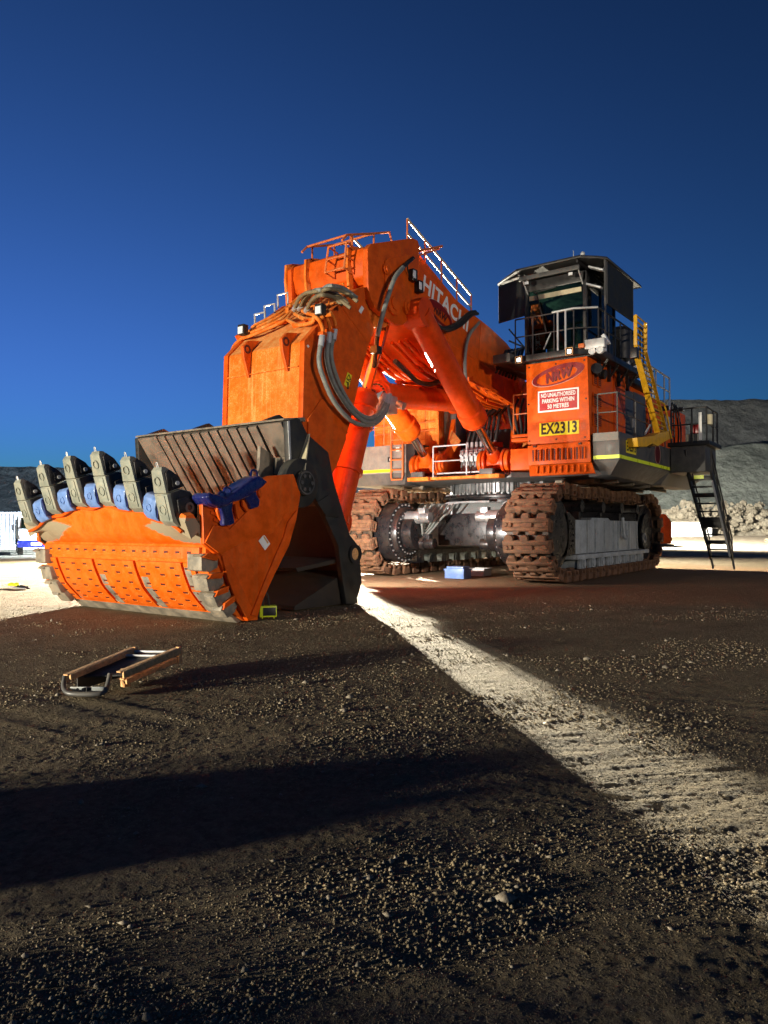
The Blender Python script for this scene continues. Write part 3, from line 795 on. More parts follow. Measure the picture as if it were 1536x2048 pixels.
# ---- boom and arm
NOSE = xz([(735, 497), (743, 487), (826, 476), (836, 481), (839, 492), (838, 520), (836, 560), (838, 590), (834, 610), (824, 620), (817, 640), (806, 650), (790, 648), (772, 635), (762, 626), (750, 615), (741, 595), (737, 575)], 1.30)
BOOM = [(9.9, 8.5), (8.5, 9.02), (7.88, 8.83), (6.1, 8.18), (5.14, 8.02), (4.0, 7.86), (2.85, 7.62), (2.1, 7.35), (1.45, 6.75), (1.25, 6.3), (1.45, 5.9), (2.0, 5.72), (3.6, 5.74), (5.2, 6.0), (6.87, 6.25), (8.5, 6.95), (9.6, 7.3)]
mb = MB(); mb.prism(BOOM, -1.1, 1.1)
boom = mb.build('boom', M['orange'], EX, bevel=0.03)
for s in (-1, 1):
    mb = MB(); mb.prism(NOSE, s * 1.14, s * 1.30)
    mb.build('nose_plate', M['orange'], boom, bevel=0.02)
    mb = MB(); mb.prism([(x * .6 + 9.0 * .4, z * .6 + 7.9 * .4) for x, z in NOSE], s * 1.301, s * 1.335); mb.build('nose_doubler', M['orange'], boom, bevel=0.012)
    for dx, dz, r_ in ((9.62, 7.15, .30), (9.0, 7.2, .2), (9.95, 7.9, .14)):
        mb = MB(); mb.cyl((dx, s * 1.28, dz), (dx, s * 1.37, dz), r_, n=26); mb.cyl((dx, s * 1.36, dz), (dx, s * 1.41, dz), r_ * .6, n=22)
        mb.build('pin_cap', M['orange'], boom, bevel=0.01)
mb = MB()                                                       # the rounded cross beam that closes the nose
mb.prism([(10.60, 8.27), (10.63, 7.95), (10.52, 7.62), (10.25, 7.42), (9.8, 7.36), (9.0, 7.7), (8.55, 8.98), (8.8, 9.03), (10.45, 8.36)], -1.13, 1.13)
nb = mb.build('nose_beam', M['orange'], boom, bevel=0.04)
for y in (-1.29, -0.62, 0.72):
    mb = MB(); mb.prism([(10.72, 8.33), (10.74, 7.9), (10.66, 7.25), (10.45, 7.1), (10.40, 7.45), (10.3, 8.0), (10.2, 8.5), (10.5, 8.42)], y - 0.035, y + 0.035); mb.build('nose_rib', M['orange_dusty'], boom, bevel=0.008)
# rung ladder on the nose
mb = MB()
for px in ((657, 500, 650, 545), (693, 490, 688, 535)):
    a, b = ox(px[0], px[1] - 6, 10.95), ox(px[2], px[3], 10.95); mb.tube([a, b], 0.028, 7)
for t in (0.0, 0.5, 1.0):
    a = ox(657 - 7 * t, 494 + 51 * t, 10.95); b = ox(693 - 5 * t, 484 + 51 * t, 10.95); mb.tube([a, b], 0.026, 7)
    for q in (a, b): mb.tube([q, (10.6, q.y, q.z - .05)], 0.022, 6)
mb.build('rung_ladder', M['rail_orange'], boom)
mb = MB()                                                       # low rails over the nose
for s in (-0.75, 0.55):
    pts = [(10.7, s, 8.55), (10.5, s, 8.75), (9.4, s, 9.15), (8.7, s, 9.42), (8.6, s, 9.2)]
    mb.tube(pts, 0.03, 8)
    for x, z, g in ((10.3, 8.8, 8.42), (9.4, 9.15, 8.8)): mb.tube([(x, s, z), (x, s, g)], 0.026, 7)
mb.tube([(10.5, -.75, 8.75), (10.5, .55, 8.75)], .028, 7); mb.tube([(9.4, -.75, 9.15), (9.4, .55, 9.15)], .028, 7)
mb.build('nose_rail', M['rail_orange'], boom)
# the two long handrails along the boom
def hrail(name, base, h, mat, parent, r=0.028, mid=True, posts=None, ends=True):
    """rail standing on a base line"""
    base = [Vector(p) for p in base]; up = Vector((0, 0, h))
    mb = MB()
    mb.tube([p + up for p in base], r, 8)
    if mid: mb.tube([p + up * 0.52 for p in base], r * 0.85, 7)
    for p in base if posts is None else posts:
        p = Vector(p); mb.tube([p, p + up], r, 7)
    return mb.build(name, mat, parent)
for s, m_ in ((0.95, 'galv'), (-0.95, 'galv')):
    base = [(8.45, s, 8.98), (7.55, s, 8.68), (6.7, s, 8.36), (5.75, s, 8.10), (4.9, s, 7.97)]
    t_ = [(8.45, s, 9.74), (4.86, s, 8.62)]
    mb = MB()
    mb.tube([(8.45, s, 9.76), (4.95, s, 8.66)], 0.034, 8); mb.tube([(8.45, s, 9.38), (4.95, s, 8.28)], 0.026, 8)
    mb.build('handrail', M['cream'], boom)
    mb = MB()
    for k in range(5):
        x = 8.45 - k * 0.875; mb.tube([(x, s, 9.76 - k * .275), (x, s, base[k][2] - .12 if k else 8.9)], 0.026, 7)
    mb.build('rail_post', M['rail_orange'], boom)
# a steel bar laid out behind the nose
mb = MB(); a = oy(833, 503, 1.2); b = oy(878, 494, 1.2); mb.bar(a, b, 0.25, 0.06); mb.bar(a + Vector((0, 0, -.12)), b + Vector((0, 0, -.05)), .05, .05); mb.build('outrigger_arm', M['rail_orange'], boom)

for pts in (((7.2, 8.5), (6.3, 6.2)), ((4.6, 7.85), (4.9, 5.98)), ((2.9, 7.5), (3.0, 5.78)), ((7.9, 7.0), (2.2, 6.35))):
    mb = MB(); mb.bar((pts[0][0], 1.104, pts[0][1]), (pts[1][0], 1.104, pts[1][1]), .03, .012, up=(0, 1, 0)); mb.build('weld_seam', M['orange'], boom)
# boom lettering and round logo
def frame_on_side(px0, py0, px1, py1, Y):
    a, b = oy(px0, py0, Y), oy(px1, py1, Y); d = (b - a).normalized()
    return a, b, d, Vector((0, 1, 0)).cross(d) * 1.0
YB = 1.106
a, b = oy(846, 566, YB), oy(936, 652, YB)
d = (b - a).normalized(); u = Vector((-d.z, 0, d.x)); u = u if u.z > 0 else -u
text('HITACHI', (a + b) / 2 + Vector((0, .003, 0)), d, u, 0.62, M['sign_white'], 'maker_lettering', boom, bold=0.018, width=(b - a).length)
def ellipse_ring(c, x, u, rx, ry, t0, t1, off, mat, name, parent, n=48):
    """crescent-like ring: the stroke swells from t0 to t1 round the ellipse"""
    c, x, u = Vector(c), Vector(x).normalized(), Vector(u).normalized(); nr = x.cross(u)
    vs_, fs = [], []
    for k in range(n):
        a = 2 * math.pi * k / n; t = t0 + (t1 - t0) * (0.5 - 0.5 * math.cos(a + off))
        for q in (1.0, 1.0 - t):
            vs_.append(c + x * rx * q * math.cos(a) + u * ry * (q - (0.0 if q == 1 else t * .35)) * math.sin(a))
    m2 = len(vs_)
    vs_ += [p + nr * 0.004 for p in vs_]
    for k in range(n):
        j = (k + 1) % n
        fs += [(2 * k, 2 * k + 1, 2 * j + 1, 2 * j), (m2 + 2 * k, m2 + 2 * j, m2 + 2 * j + 1, m2 + 2 * k + 1), (2 * k, 2 * j, m2 + 2 * j, m2 + 2 * k), (2 * k + 1, m2 + 2 * k + 1, m2 + 2 * j + 1, 2 * j + 1)]
    mb = MB(); mb.add(vs_, fs); return mb.build(name, mat, parent)
cl = oy(880, 628, YB)
ellipse_ring(cl, d, u, 0.72, 0.30, 0.10, 0.20, 0.6, M['logo_pale'], 'logo_outline', boom)
ellipse_ring(cl + Vector((0, .003, 0)), d, u, 0.69, 0.28, 0.16, 0.5, 0.6, M['logo_red'], 'logo_ring', boom)
text('NRW', cl + Vector((0, .004, 0)), d, u, 0.30, M['logo_dark'], 'logo_lettering', boom, bold=0.012, shear=0.25, width=0.75)
for (px, py) in ((826, 551), (838, 574)):
    p = oy(px, py, 1.42); mb = MB(); mb.box(p, (.2, .16, .3)); lampb = mb.build('work_light', M['black'], boom, bevel=.02)
    mb = MB(); mb.box(p + Vector((.06, .086, 0)), (.12, .012, .19)); mb.build('lens', M['lamp_lens'], lampb)
# pipes under the boom
for k, y in enumerate((-.72, -.5, -.28, .28, .5, .72)):
    mb = MB(); mb.tube(smooth_path([(8.2, y, 6.62), (6.8, y, 6.12), (5.2, y, 5.88), (3.6, y, 5.62), (2.2, y, 5.58), (1.6, y, 5.2)], 5), 0.055, 8)
    for x, z in ((6.8, 6.12), (5.2, 5.88), (3.6, 5.62)): mb.bar((x - .05, y, z + .06), (x + .05, y, z + .06), .16, .16)
    mb.build('boom_pipe', M['orange'], boom)
for x in (5.3, 4.8, 4.3, 3.8, 3.3, 2.8):
    mb = MB(); mb.bar((x, 1.11, 5.95 - (5.3 - x) * .08), (x - .25, 1.28, 5.72 - (5.3 - x) * .08), .07, .05); mb.build('pipe_bracket', M['orange'], boom)
mb = MB(); mb.prism([(5.6, 6.02), (5.55, 5.9), (2.4, 5.52), (2.4, 5.64)], 1.103, 1.36); mb.build('pipe_shelf', M['orange'], boom)
# side plates welded to the boom flank
mb = MB(); mb.cyl((2.05, 1.09, 6.35), (2.05, 1.19, 6.35), .42, n=28); mb.cyl((2.05, 1.19, 6.35), (2.05, 1.24, 6.35), .2, n=20); mb.build('boom_foot_boss', M['orange'], boom, bevel=.01)

ARM = [(12.80, 5.55), (12.0, 6.34), (10.95, 7.15), (10.55, 7.35), (10.1, 7.42), (9.6, 7.25), (9.4, 6.9), (9.6, 6.6), (10.2, 6.45), (10.55, 5.95), (10.85, 5.2), (11.25, 4.0), (11.7, 3.1), (12.1, 2.55), (12.6, 2.4), (12.85, 2.7), (12.85, 3.9)]
mb = MB(); mb.prism(ARM, -1.1, 1.1)
mb2 = [(x, z) for x, z in ARM]
arm = mb.build('arm', M['orange_dusty'], EX, bevel=0.03)
for s in (-1, 1):                                               # thick flank plates
    mb = MB(); mb.prism([(12.83, 5.56), (12.0, 6.38), (10.92, 7.2), (10.72, 7.28), (10.66, 6.9), (10.42, 6.5), (10.3, 6.35), (10.55, 5.95), (10.85, 5.2), (11.25, 4.0), (11.7, 3.05), (12.1, 2.5), (12.6, 2.35), (12.87, 2.7), (12.88, 3.9)], s * 1.104, s * 1.245)
    mb.build('flank_plate', M['orange'], arm, bevel=0.02)
mb = MB(); mb.bb(12.853, 12.868, -1.09, 1.09, 5.02, 5.04); mb.build('weld_seam', M['orange_dusty'], arm)
sl_p = Vector((12.0, 0, 6.36)); sl_d = Vector((10.9 - 12.8, 0, 7.19 - 5.55)).normalized(); sl_n = Vector((-sl_d.z, 0, sl_d.x)); sl_n = sl_n if sl_n.z > 0 else -sl_n
def ons(px, py, off=0.1): return opl(px, py, sl_p + sl_n * off, sl_n)
for pts in (((12.6, 5.2), (10.75, 5.55)), ((12.7, 4.0), (11.35, 3.75)), ((11.6, 6.6), (10.6, 6.0))):
    mb = MB(); mb.bar((pts[0][0], 1.248, pts[0][1]), (pts[1][0], 1.248, pts[1][1]), .03, .012, up=(0, 1, 0)); mb.build('weld_seam', M['orange'], arm)
mb = MB(); mb.prism([(12.75, 3.9), (12.3, 4.4), (11.7, 4.2), (11.45, 3.6), (11.8, 2.95), (12.3, 2.6), (12.75, 2.75)], 1.246, 1.285); mb.build('flank_doubler', M['orange'], arm, bevel=.012)
# lifting eyes on the knee
for px, py in ((491, 712), (568, 694)):
    c = ox(px, py, 12.95)
    mb = MB(); z0 = 5.5
    mb.add(*[[(12.87, c.y - .04, 4.95), (13.02, c.y - .04, 5.35), (13.06, c.y - .04, 5.62), (12.9, c.y - .04, 5.78), (12.55, c.y - .04, 5.85), (12.8, c.y - .04, 5.56)] + [(12.87, c.y + .04, 4.95), (13.02, c.y + .04, 5.35), (13.06, c.y + .04, 5.62), (12.9, c.y + .04, 5.78), (12.55, c.y + .04, 5.85), (12.8, c.y + .04, 5.56)], [(0, 1, 2, 3, 4, 5), (11, 10, 9, 8, 7, 6)] + [(i, i + 6, (i + 1) % 6 + 6, (i + 1) % 6) for i in range(6)]])
    e = mb.build('lifting_eye', M['orange'], arm, bevel=.01)
    mb = MB(); mb.ring((12.93, c.y, 5.58), (0, 1, 0), .1, .055, .1, 16); mb.build('eye_hole', M['slot'], e)
# hard pipes on the sloping knee
def pipe_run(pxs, tail, r, mat, name, parent, off=0.1):
    pts = [ons(a, b, off) for a, b in pxs] + [Vector(p) for p in tail]
    mb = MB(); mb.tube(smooth_path(pts, 5), r, 9); return mb.build(name, mat, parent)
HOSE_ENDS = []
for pxs, (hx, hy) in (([(575, 640), (598, 650), (625, 644)], (645, 668)), ([(590, 628), (612, 638), (643, 636)], (659, 662)), ([(605, 622), (628, 630), (662, 629)], (670, 656))):
    e = oy(hx, hy, 1.46)
    top = Vector((e.x + .02, 1.38, e.z + .30))
    pipe_run(pxs, [top + Vector((.03, -.12, .10)), top, (e.x, 1.46, e.z + .12), e], 0.042, M['orange_dusty'], 'hard_pipe', arm)
    mb = MB(); mb.box(e, (.15, .15, .07)); mb.build('pipe_flange', M['orange'], arm, bevel=.01)
    HOSE_ENDS.append(e)
for k in range(4):
    o = k * 0.13
    P_ = [Vector((12.55 - .13 * k, -1.34, 5.35 + .1 * k)), Vector((12.50 - .13 * k, -1.32, 5.80 + .11 * k)), Vector((12.42 - .13 * k, -1.15, 6.02 + .11 * k)), ons(500 + 3 * k, 672 - 7 * k, .12), ons(548 + 2 * k, 652 - 8 * k, .12), ons(575 + 2 * k, 636 - 9 * k, .12), ons(590 + 4 * k, 612 - 7 * k, .16)]
    mb = MB(); mb.tube(smooth_path(P_, 5), 0.036, 9); mb.build('hard_pipe', M['orange_dusty'], arm)
for (px, py) in ((485, 672), (530, 655), (560, 645), (600, 648), (622, 640)):
    c = ons(px, py, .08); mb = MB(); mb.box(c, (.08, .4, .1), m=Matrix((sl_d, Vector((0, 1, 0)), -sl_n)).transposed()); mb.build('pipe_clamp', M['orange'], arm, bevel=.01)
for (px, py) in ((605, 608), (618, 598), (632, 600), (578, 622)):
    c = ons(px, py, .14); mb = MB(); mb.box(c, (.15, .1, .13)); mb.cyl(c, c + Vector((-.07, 0, .15)), .05, n=10); mb.build('pipe_fitting', M['orange_dusty'], arm, bevel=.01)
# hoses that arch from the knee pipes under the boom nose
for k, (a, b, c_, e) in enumerate((((588, 620), (600, 595), (622, 584), (660, 592)), ((598, 618), (612, 592), (635, 582), (672, 590)), ((604, 612), (620, 588), (640, 580), (668, 586)), ((622, 606), (640, 588), (655, 578), (690, 585)), ((632, 600), (645, 580), (662, 572), (688, 578)), ((612, 622), (626, 598), (645, 590), (676, 598)))):
    P_ = [ons(*a, .15), ons(*b, .5), ons(*c_, .62), ons(*e, .3), ons(e[0] + 25, e[1] + 18, 0.05)]
    mb = MB(); mb.tube(smooth_path(P_, 6), 0.042 if k not in (2, 4) else .052, 10); mb.build('arch_hose', M['hose'] if k in (2, 4) else M['hose_tan'], arm)
    c = ons(*a, .15); mb = MB(); mb.tube([c, c + (P_[1] - c).normalized() * .2], .06, 10); mb.build('hose_collar', M['galv'], arm)
# grab irons on the far edge, step treads on the near edge
for (px, py) in ((514, 655), (534, 638), (552, 617)):
    c = ons(px, py, 0.0); c.y = -0.95
    mb = MB(); mb.tube([c + Vector((0, -.17, 0)), c + Vector((0.02, -.17, .32)), c + Vector((.02, .17, .32)), c + Vector((0, .17, 0))], .026, 7); mb.build('grab_iron', M['galv'], arm)
for k in range(4):
    t = 0.28 + k * .14
    c = Vector((12.8, .75, 5.55)) + Vector((-1.9, 0, 1.64)) * (t + .18) + sl_n * .06
    mb = MB(); mb.box(c, (.3, .5, .035), m=Matrix((sl_d, Vector((0, 1, 0)), -sl_n)).transposed())
    mb.tube([c + Vector((0, -.22, 0)), c + Vector((0, -.22, .25)), c + Vector((0, .22, .25)), c + Vector((0, .22, 0))], .018, 6); mb.build('step', M['orange_dusty'], arm)
# knee lamps, stickers
for (px, py, yy) in ((486, 660, -1.1), (641, 620, .55)):
    c = ons(px, py, .25); mb = MB(); mb.box(c, (.16, .2, .24)); w = mb.build('work_light', M['black'], arm, bevel=.02)
    mb = MB(); mb.box(c + Vector((.086, 0, -.02)), (.012, .15, .16)); mb.build('lens', M['lamp_lens'], w)
def side_sticker(pxs, Y, mat, name, parent, t=.004):
    mb = MB(); mb.slab([oy(a, b, Y) for a, b in pxs], (0, 1, 0), t); return mb.build(name, mat, parent)
side_sticker([(717, 622), (723, 611), (728, 617), (722, 628)], 1.249, M['sign_white'], 'sticker', arm)
side_sticker([(613, 691), (616, 689), (619, 693), (616, 696)], 1.249, M['sign_white'], 'sticker', arm)
st = side_sticker([(695, 744), (704, 751), (697, 777), (688, 769)], 1.249, M['sign_yellow'], 'warning_sticker', arm)
st['label'] = 'yellow warning sticker with black triangle'
tri = [oy(a, b, 1.2545) for a, b in ((698, 749), (701, 760), (693, 757))]
mb = MB(); mb.tube(tri, .014, 5, closed=True); mb.build('warning_triangle', M['sign_black'], st)
mb = MB(); mb.tube([oy(692, 763, 1.2545), oy(696, 767, 1.2545)], .01, 5); mb.box(oy(696, 771, 1.2545), (.05, .008, .16)); mb.build('warning_mark', M['sign_black'], st)
side_sticker([(694, 758), (701, 763), (700.6, 764.4), (693.6, 759.4)], 1.2545, M['sign_black'], 'sticker_line', st, .002)

# the three big hoses that hang from the arm to the cylinder head
for k, e in enumerate(HOSE_ENDS):
    lows = [((638, 720), (648, 759), (667, 801), (697, 837), (722, 849), (752, 846), (773, 820), (778, 796)), ((654, 716), (667, 765), (690, 805), (715, 834), (738, 845), (757, 836), (770, 815), (774, 797)), ((662, 710), (677, 765), (700, 808), (722, 830), (742, 836), (756, 826), (765, 808), (768, 795))][k]
    ys = (1.5, 1.5, 1.5, 1.45, 1.4, 1.3, 1.15, 1.05)
    P_ = [e] + [oy(a, b, y) for (a, b), y in zip(lows, ys)]
    mb = MB(); mb.tube(smooth_path(P_, 8), 0.052, 12); mb.build('arm_hose', M['hose'], EX)
    mb = MB(); d_ = (P_[1] - P_[0]).normalized(); mb.tube([e + d_ * .02, e + d_ * .3], .066, 12); mb.build('hose_collar', M['galv'], EX)
    d_ = (P_[-2] - P_[-1]).normalized(); mb = MB(); mb.tube([P_[-1] - d_ * .12, P_[-1] + d_ * .22], .066, 10); mb.build('hose_collar', M['galv'], EX)
P_ = [oy(a, b, y) for a, b, y in ((826, 516, 1.36), (806, 535, 1.5), (790, 555, 1.58), (777, 590, 1.58), (765, 630, 1.5), (755, 672, 1.3), (752, 700, 1.15), (748, 735, 1.0))]
mb = MB(); mb.tube(smooth_path(P_[1:6], 8), 0.056, 12); mb.build('nose_hose', M['hose'], EX)
mb = MB(); mb.tube(smooth_path(P_[:3], 6), .05, 8); mb.tube(smooth_path([P_[0], oy(815, 530, 1.45), oy(818, 550, 1.4)], 6), .018, 6); mb.build('cable', M['rubber'], EX)
mb = MB(); mb.tube(smooth_path(P_[5:], 6), .055, 9); mb.box(P_[6], (.2, .2, .18)); mb.build('hose_fitting', M['rubber'], EX)
P_ = [oy(a, b, y) for a, b, y in ((853, 610, 1.12), (868, 645, 1.25), (888, 658, 1.3), (915, 648, 1.25), (938, 628, 1.1), (950, 625, 1.0))]
mb = MB(); mb.tube(smooth_path(P_, 8), .075, 10); mb.tube([p + Vector((0.02, .1, -.06)) for p in smooth_path(P_, 8)], .05, 8); mb.build('slack_hose', M['rubber'], EX)
P_ = [oy(a, b, y) for a, b, y in ((958, 645, 1.1), (938, 672, 1.2), (930, 715, 1.22), (933, 770, 1.2), (945, 800, 1.15))]
mb = MB(); mb.tube(smooth_path(P_, 8), .05, 9); mb.build('flank_hose', M['hose'], EX)
P_ = [oy(a, b, y) for a, b, y in ((790, 722, .6), (815, 745, .6), (835, 763, .55), (862, 768, .4), (890, 758, .3))]
mb = MB(); mb.tube(smooth_path(P_, 8), .07, 9); mb.build('slack_hose', M['rubber'], EX)

# ---- hydraulic cylinders
def cylinder(name, head, gland, foot, rb, rr, mat, eye_w=0.55, cap=0.55, label=None, foot_eye=True):
    head, gland, foot = Vector(head), Vector(gland), Vector(foot)
    d_ = (gland - head).normalized()
    mb = MB()
    mb.tube([head, gland - d_ * cap, gland - d_ * cap * .98, gland - d_ * cap * .93, gland - d_ * .12, gland - d_ * .1, gland], [rb, rb, rb * 1.06, rb * 1.16, rb * 1.16, rb * 1.08, rb * .98], 32)
    mb.cyl(head + Vector((0, -eye_w / 2, 0)), head + Vector((0, eye_w / 2, 0)), rb * 1.1, n=28)
    o = mb.build(name, mat, EX, bevel=0.0)
    if label: o['label'] = label
    mb = MB(); mb.cyl(gland - d_ * .05, foot, rr, n=24, caps=False); mb.build('rod', M['chrome'], o)
    if foot_eye:
        mb = MB()
        mb.cyl(foot + Vector((0, -eye_w / 2, 0)), foot + Vector((0, eye_w / 2, 0)), rr * 1.9, n=28)
        dd = (gland - foot).normalized(); mb.cyl(foot + dd * .15, foot + dd * .5, rr * 1.7, rr * 1.25, n=24)
        for s in (-1, 1): mb.cyl(foot + Vector((0, s * eye_w * .5, 0)), foot + Vector((0, s * (eye_w * .5 + .08), 0)), rr * 2.95, n=28)
        mb.build('rod_eye', mat, o, bevel=.01)
    mb = MB()                                                    # bolt circle on the gland
    u_ = d_.orthogonal().normalized(); w_ = d_.cross(u_)
    for k in range(20):
        a = 2 * math.pi * k / 20; c = gland + (u_ * math.cos(a) + w_ * math.sin(a)) * rb * .82; mb.cyl(c - d_ * .02, c + d_ * .05, .028, n=6)
    mb.build('cap_bolts', M['oily'], o)['kind'] = 'stuff'
    mb = MB(); q = head.lerp(gland, .12); mb.tube([q + Vector((0, .02, rb + .07)), head.lerp(gland, .8) + Vector((0, .02, rb + .07))], .045, 8)
    for t in (.2, .5, .76): mb.box(head.lerp(gland, t) + Vector((0, .02, rb + .03)), (.1, .14, .12))
    mb.build('cylinder_pipe', mat, o)
    return o
cylinder('boom_cylinder', (8.68, 1.42, 7.10), (5.42, 1.36, 4.68), (3.98, 1.32, 3.64), .34, .135, M['orange_lit_red'], label='long boom cylinder on the cab side')
cylinder('boom_cylinder', (8.62, -1.25, 7.12), (4.95, -1.22, 4.58), (3.85, -1.2, 3.65), .34, .135, M['orange'], label='long boom cylinder on the far side')
for s in (1, -1):
    # rod pinned under the boom nose, barrel running down to the back of the bucket
    cylinder('bucket_cylinder', (11.25, s * .78, 1.75), (10.10, s * .78, 4.88), (9.12, s * .78, 7.0), .335, .125, M['orange_lit_red'], eye_w=.45, cap=.45, foot_eye=False)
for o in [o for o in EX.children if o.name.startswith('bucket_cylinder')]:
    s = 1 if '.001' not in o.name else -1
    mb = MB()
    for z, x in ((4.05, 10.42), (2.9, 10.83)):
        mb.cyl((x - .035, s * .78, z + .1), (x + .0, s * .78, z), .40, n=28)
    mb.build('clamp_band', M['orange_lit_red'], o)
    mb = MB(); mb.bar((10.22, s * .78 + .22, 4.95), (9.6, s * .78 + .22, 6.5), .12, .05); mb.build('reflection_band', M['orange'], o)  # orange bar standing for the reflection band along the rod
cylinder('arm_cylinder', (4.0, 0, 5.64), (8.6, .05, 5.17), (10.9, .0, 4.95), .34, .15, M['orange_lit_red'], eye_w=.6, cap=.35, foot_eye=False)
ac = [o for o in EX.children if o.name == 'arm_cylinder'][0]
mb = MB(); mb.add([oy(733, 796, .95), oy(767, 781, .95), oy(752, 808, .95), oy(733, 796, .9), oy(767, 781, .9), oy(752, 808, .9)], [(0, 1, 2), (5, 4, 3), (0, 3, 4, 1), (1, 4, 5, 2), (2, 5, 3, 0)]); mb.build('guard_plate', M['white'], ac)
mb = MB(); mb.bb(8.75, 9.1, .35, .85, 4.55, 5.0); mb.cyl((9.1, .6, 4.7), (9.3, .75, 4.55), .12, n=12); mb.cyl((8.9, .95, 4.8), (8.9, 1.15, 4.7), .1, n=12); mb.build('valve_block', M['steel'], ac, bevel=.02)

# ---- the bucket: dark back section
BO = [(575, 842), (593, 835), (600, 838), (615, 868), (657, 905), (668, 965), (700, 1070), (718, 1093), (724, 1165), (711, 1208), (693, 1208), (686, 1165), (677, 1092), (645, 1020), (630, 996), (604, 990), (588, 975), (580, 950)]
SIDE = xz(BO, 2.2)
mb = MB(); mb.prism(SIDE, 2.08, 2.2)
bk = mb.build('bucket_back', M['bucket_black'], EX, bevel=.012)
bk['label'] = 'black back half of the shovel bucket with a ribbed brown wear wall'
mb = MB(); mb.prism(SIDE, -2.42, -2.30); mb.build('side_plate', M['bucket_black'], bk, bevel=.012)
# back wall, leaning back as it goes down
WALL = [(14.30, 3.60), (13.55, 2.50), (12.75, 1.35), (12.35, .6), (12.25, .03), (12.05, .0), (12.12, .6), (12.5, 1.5), (13.25, 2.6), (14.05, 3.66)]
mb = MB(); mb.prism(WALL, -2.29, 2.07); mb.build('back_wall', M['inner_brown'], bk, bevel=.01)
mb = MB(); mb.prism([(14.36, 3.61), (14.34, 3.65), (13.75, 3.74), (13.72, 3.66)], -2.42, 2.08); mb.build('top_flange', M['worn_steel'], bk, bevel=.01)
for y in (-2.05, -.55, 1.5):
    mb = MB(); mb.prism([(14.3, 3.665), (13.9, 3.82), (13.75, 3.76)], y - .05, y + .05); mb.build('flange_gusset', M['bucket_black'], bk)
wd = Vector((13.3 - 14.36, 0, 2.12 - 3.58)); wl = wd.length; wd.normalize(); wn_ = Vector((-wd.z, 0, wd.x)); wn_ = wn_ if wn_.x > 0 else -wn_
def wall_bar(y0, y1, top=0.0, L=1.9, t=.07, mat='wear_steel', name='wear_bar'):
    a = Vector((14.34, (y0 + y1) / 2, 3.60)) + wd * top + wn_ * (t / 2 + .01); b = a + wd * (L - top)
    m_ = Matrix((wd, Vector((0, 1, 0)), wd.cross(Vector((0, 1, 0))))).transposed()
    mb = MB(); mb.box((a + b) / 2, (L - top, y1 - y0, t), m=m_); return mb.build(name, M[mat], bk, bevel=.012)
ys = np.linspace(-1.62, 1.42, 12)
for k in range(11):
    wall_bar(ys[k] + .028, ys[k + 1] - .028, random.uniform(0, .02))
wall_bar(-2.28, -1.65, 0, t=.06, name='wear_plate'); wall_bar(1.45, 2.05, 0, t=.06, name='wear_plate')
# bracket on the wall near the cab-side edge, window below it
mb = MB(); a = Vector((14.42, 1.62, 3.2)); mb.prism([(14.45, 3.15), (14.5, 2.3), (13.9, 2.3), (14.1, 3.0)], 1.5, 1.58); mb.build('wall_gusset', M['worn_steel'], bk, bevel=.01)
mb = MB(); mb.bb(14.02, 14.12, 1.6, 2.07, 2.62, 2.95); mb.bb(14.02, 14.13, 1.6, 2.07, 2.3, 2.56); mb.build('wall_block', M['worn_steel'], bk, bevel=.02)
# flank details: pale edge, rib, hinge hub, pin
mb = MB(); mb.slab([oy(575, 842, 2.203), oy(579, 842, 2.203), oy(583, 950, 2.203), oy(580, 950, 2.203)], (0, 1, 0), .01); mb.build('pale_edge', M['galv'], bk)
mb = MB(); p0, p1 = oy(615, 868, 2.2), oy(588, 948, 2.2)
mb.slab([p0, p1, p1 + Vector((.03, .28, 0)), p0 + Vector((.0, .04, 0))], (-1, 0, .2), .03); mb.build('flank_rib', M['cream'], bk)
h = oy(607, 966, 2.45)
mb = MB(); mb.cyl((h.x, 2.2, h.z), (h.x, 2.42, h.z), .46, n=32); mb.cyl((h.x, 2.42, h.z), (h.x, 2.52, h.z), .24, n=28)
hub = mb.build('hinge_hub', M['bucket_black'], bk, bevel=.02)
mb = MB()
for k in range(6):
    a = 2 * math.pi * k / 6; mb.cyl((h.x + .14 * math.cos(a), 2.52, h.z + .14 * math.sin(a)), (h.x + .14 * math.cos(a), 2.55, h.z + .14 * math.sin(a)), .04, n=8)
mb.ring((h.x, 2.53, h.z), (0, 1, 0), .22, .19, .02, 28)
mb.build('hub_bolts', M['dark_grey'], hub)['kind'] = 'stuff'
p = oy(708, 1108, 2.2)
mb = MB(); mb.ring((p.x, 2.22, p.z), (0, 1, 0), .2, .13, .06, 24); mb.build('pin_ring', M['black'], bk)
mb = MB(); mb.cyl((p.x, 2.1, p.z), (p.x, 2.215, p.z), .13, n=22); mb.build('pin', M['rust'], bk)
# doubler plates on the leg
mb = MB(); mb.prism(xz([(632, 1005), (655, 990), (672, 1010), (676, 1035), (650, 1032)], 2.2), 2.203, 2.235); mb.build('doubler', M['bucket_black'], bk, bevel=.008)
# heel floor and inner sheets seen through the gap
mb = MB(); mb.prism([(14.0, .02), (14.0, .10), (12.3, .72), (12.25, .02)], -2.05, 2.05); mb.build('heel', M['inner_brown'], bk, bevel=.01)
mb = MB(); mb.prism([(13.9, .75), (13.95, .82), (12.45, .98), (12.42, .9)], -2.05, 2.04); mb.build('inner_shelf', M['inner_brown'], bk)
for px, py in ((560, 1155), (621, 1157)):
    q = oy(px, py, -1.2); mb = MB(); mb.ring((13.2, -1.2 + (px - 560) * .01, .9), (1, 0, .3), .12, .07, .05, 14); mb.build('inner_pin', M['inner_brown'], bk)

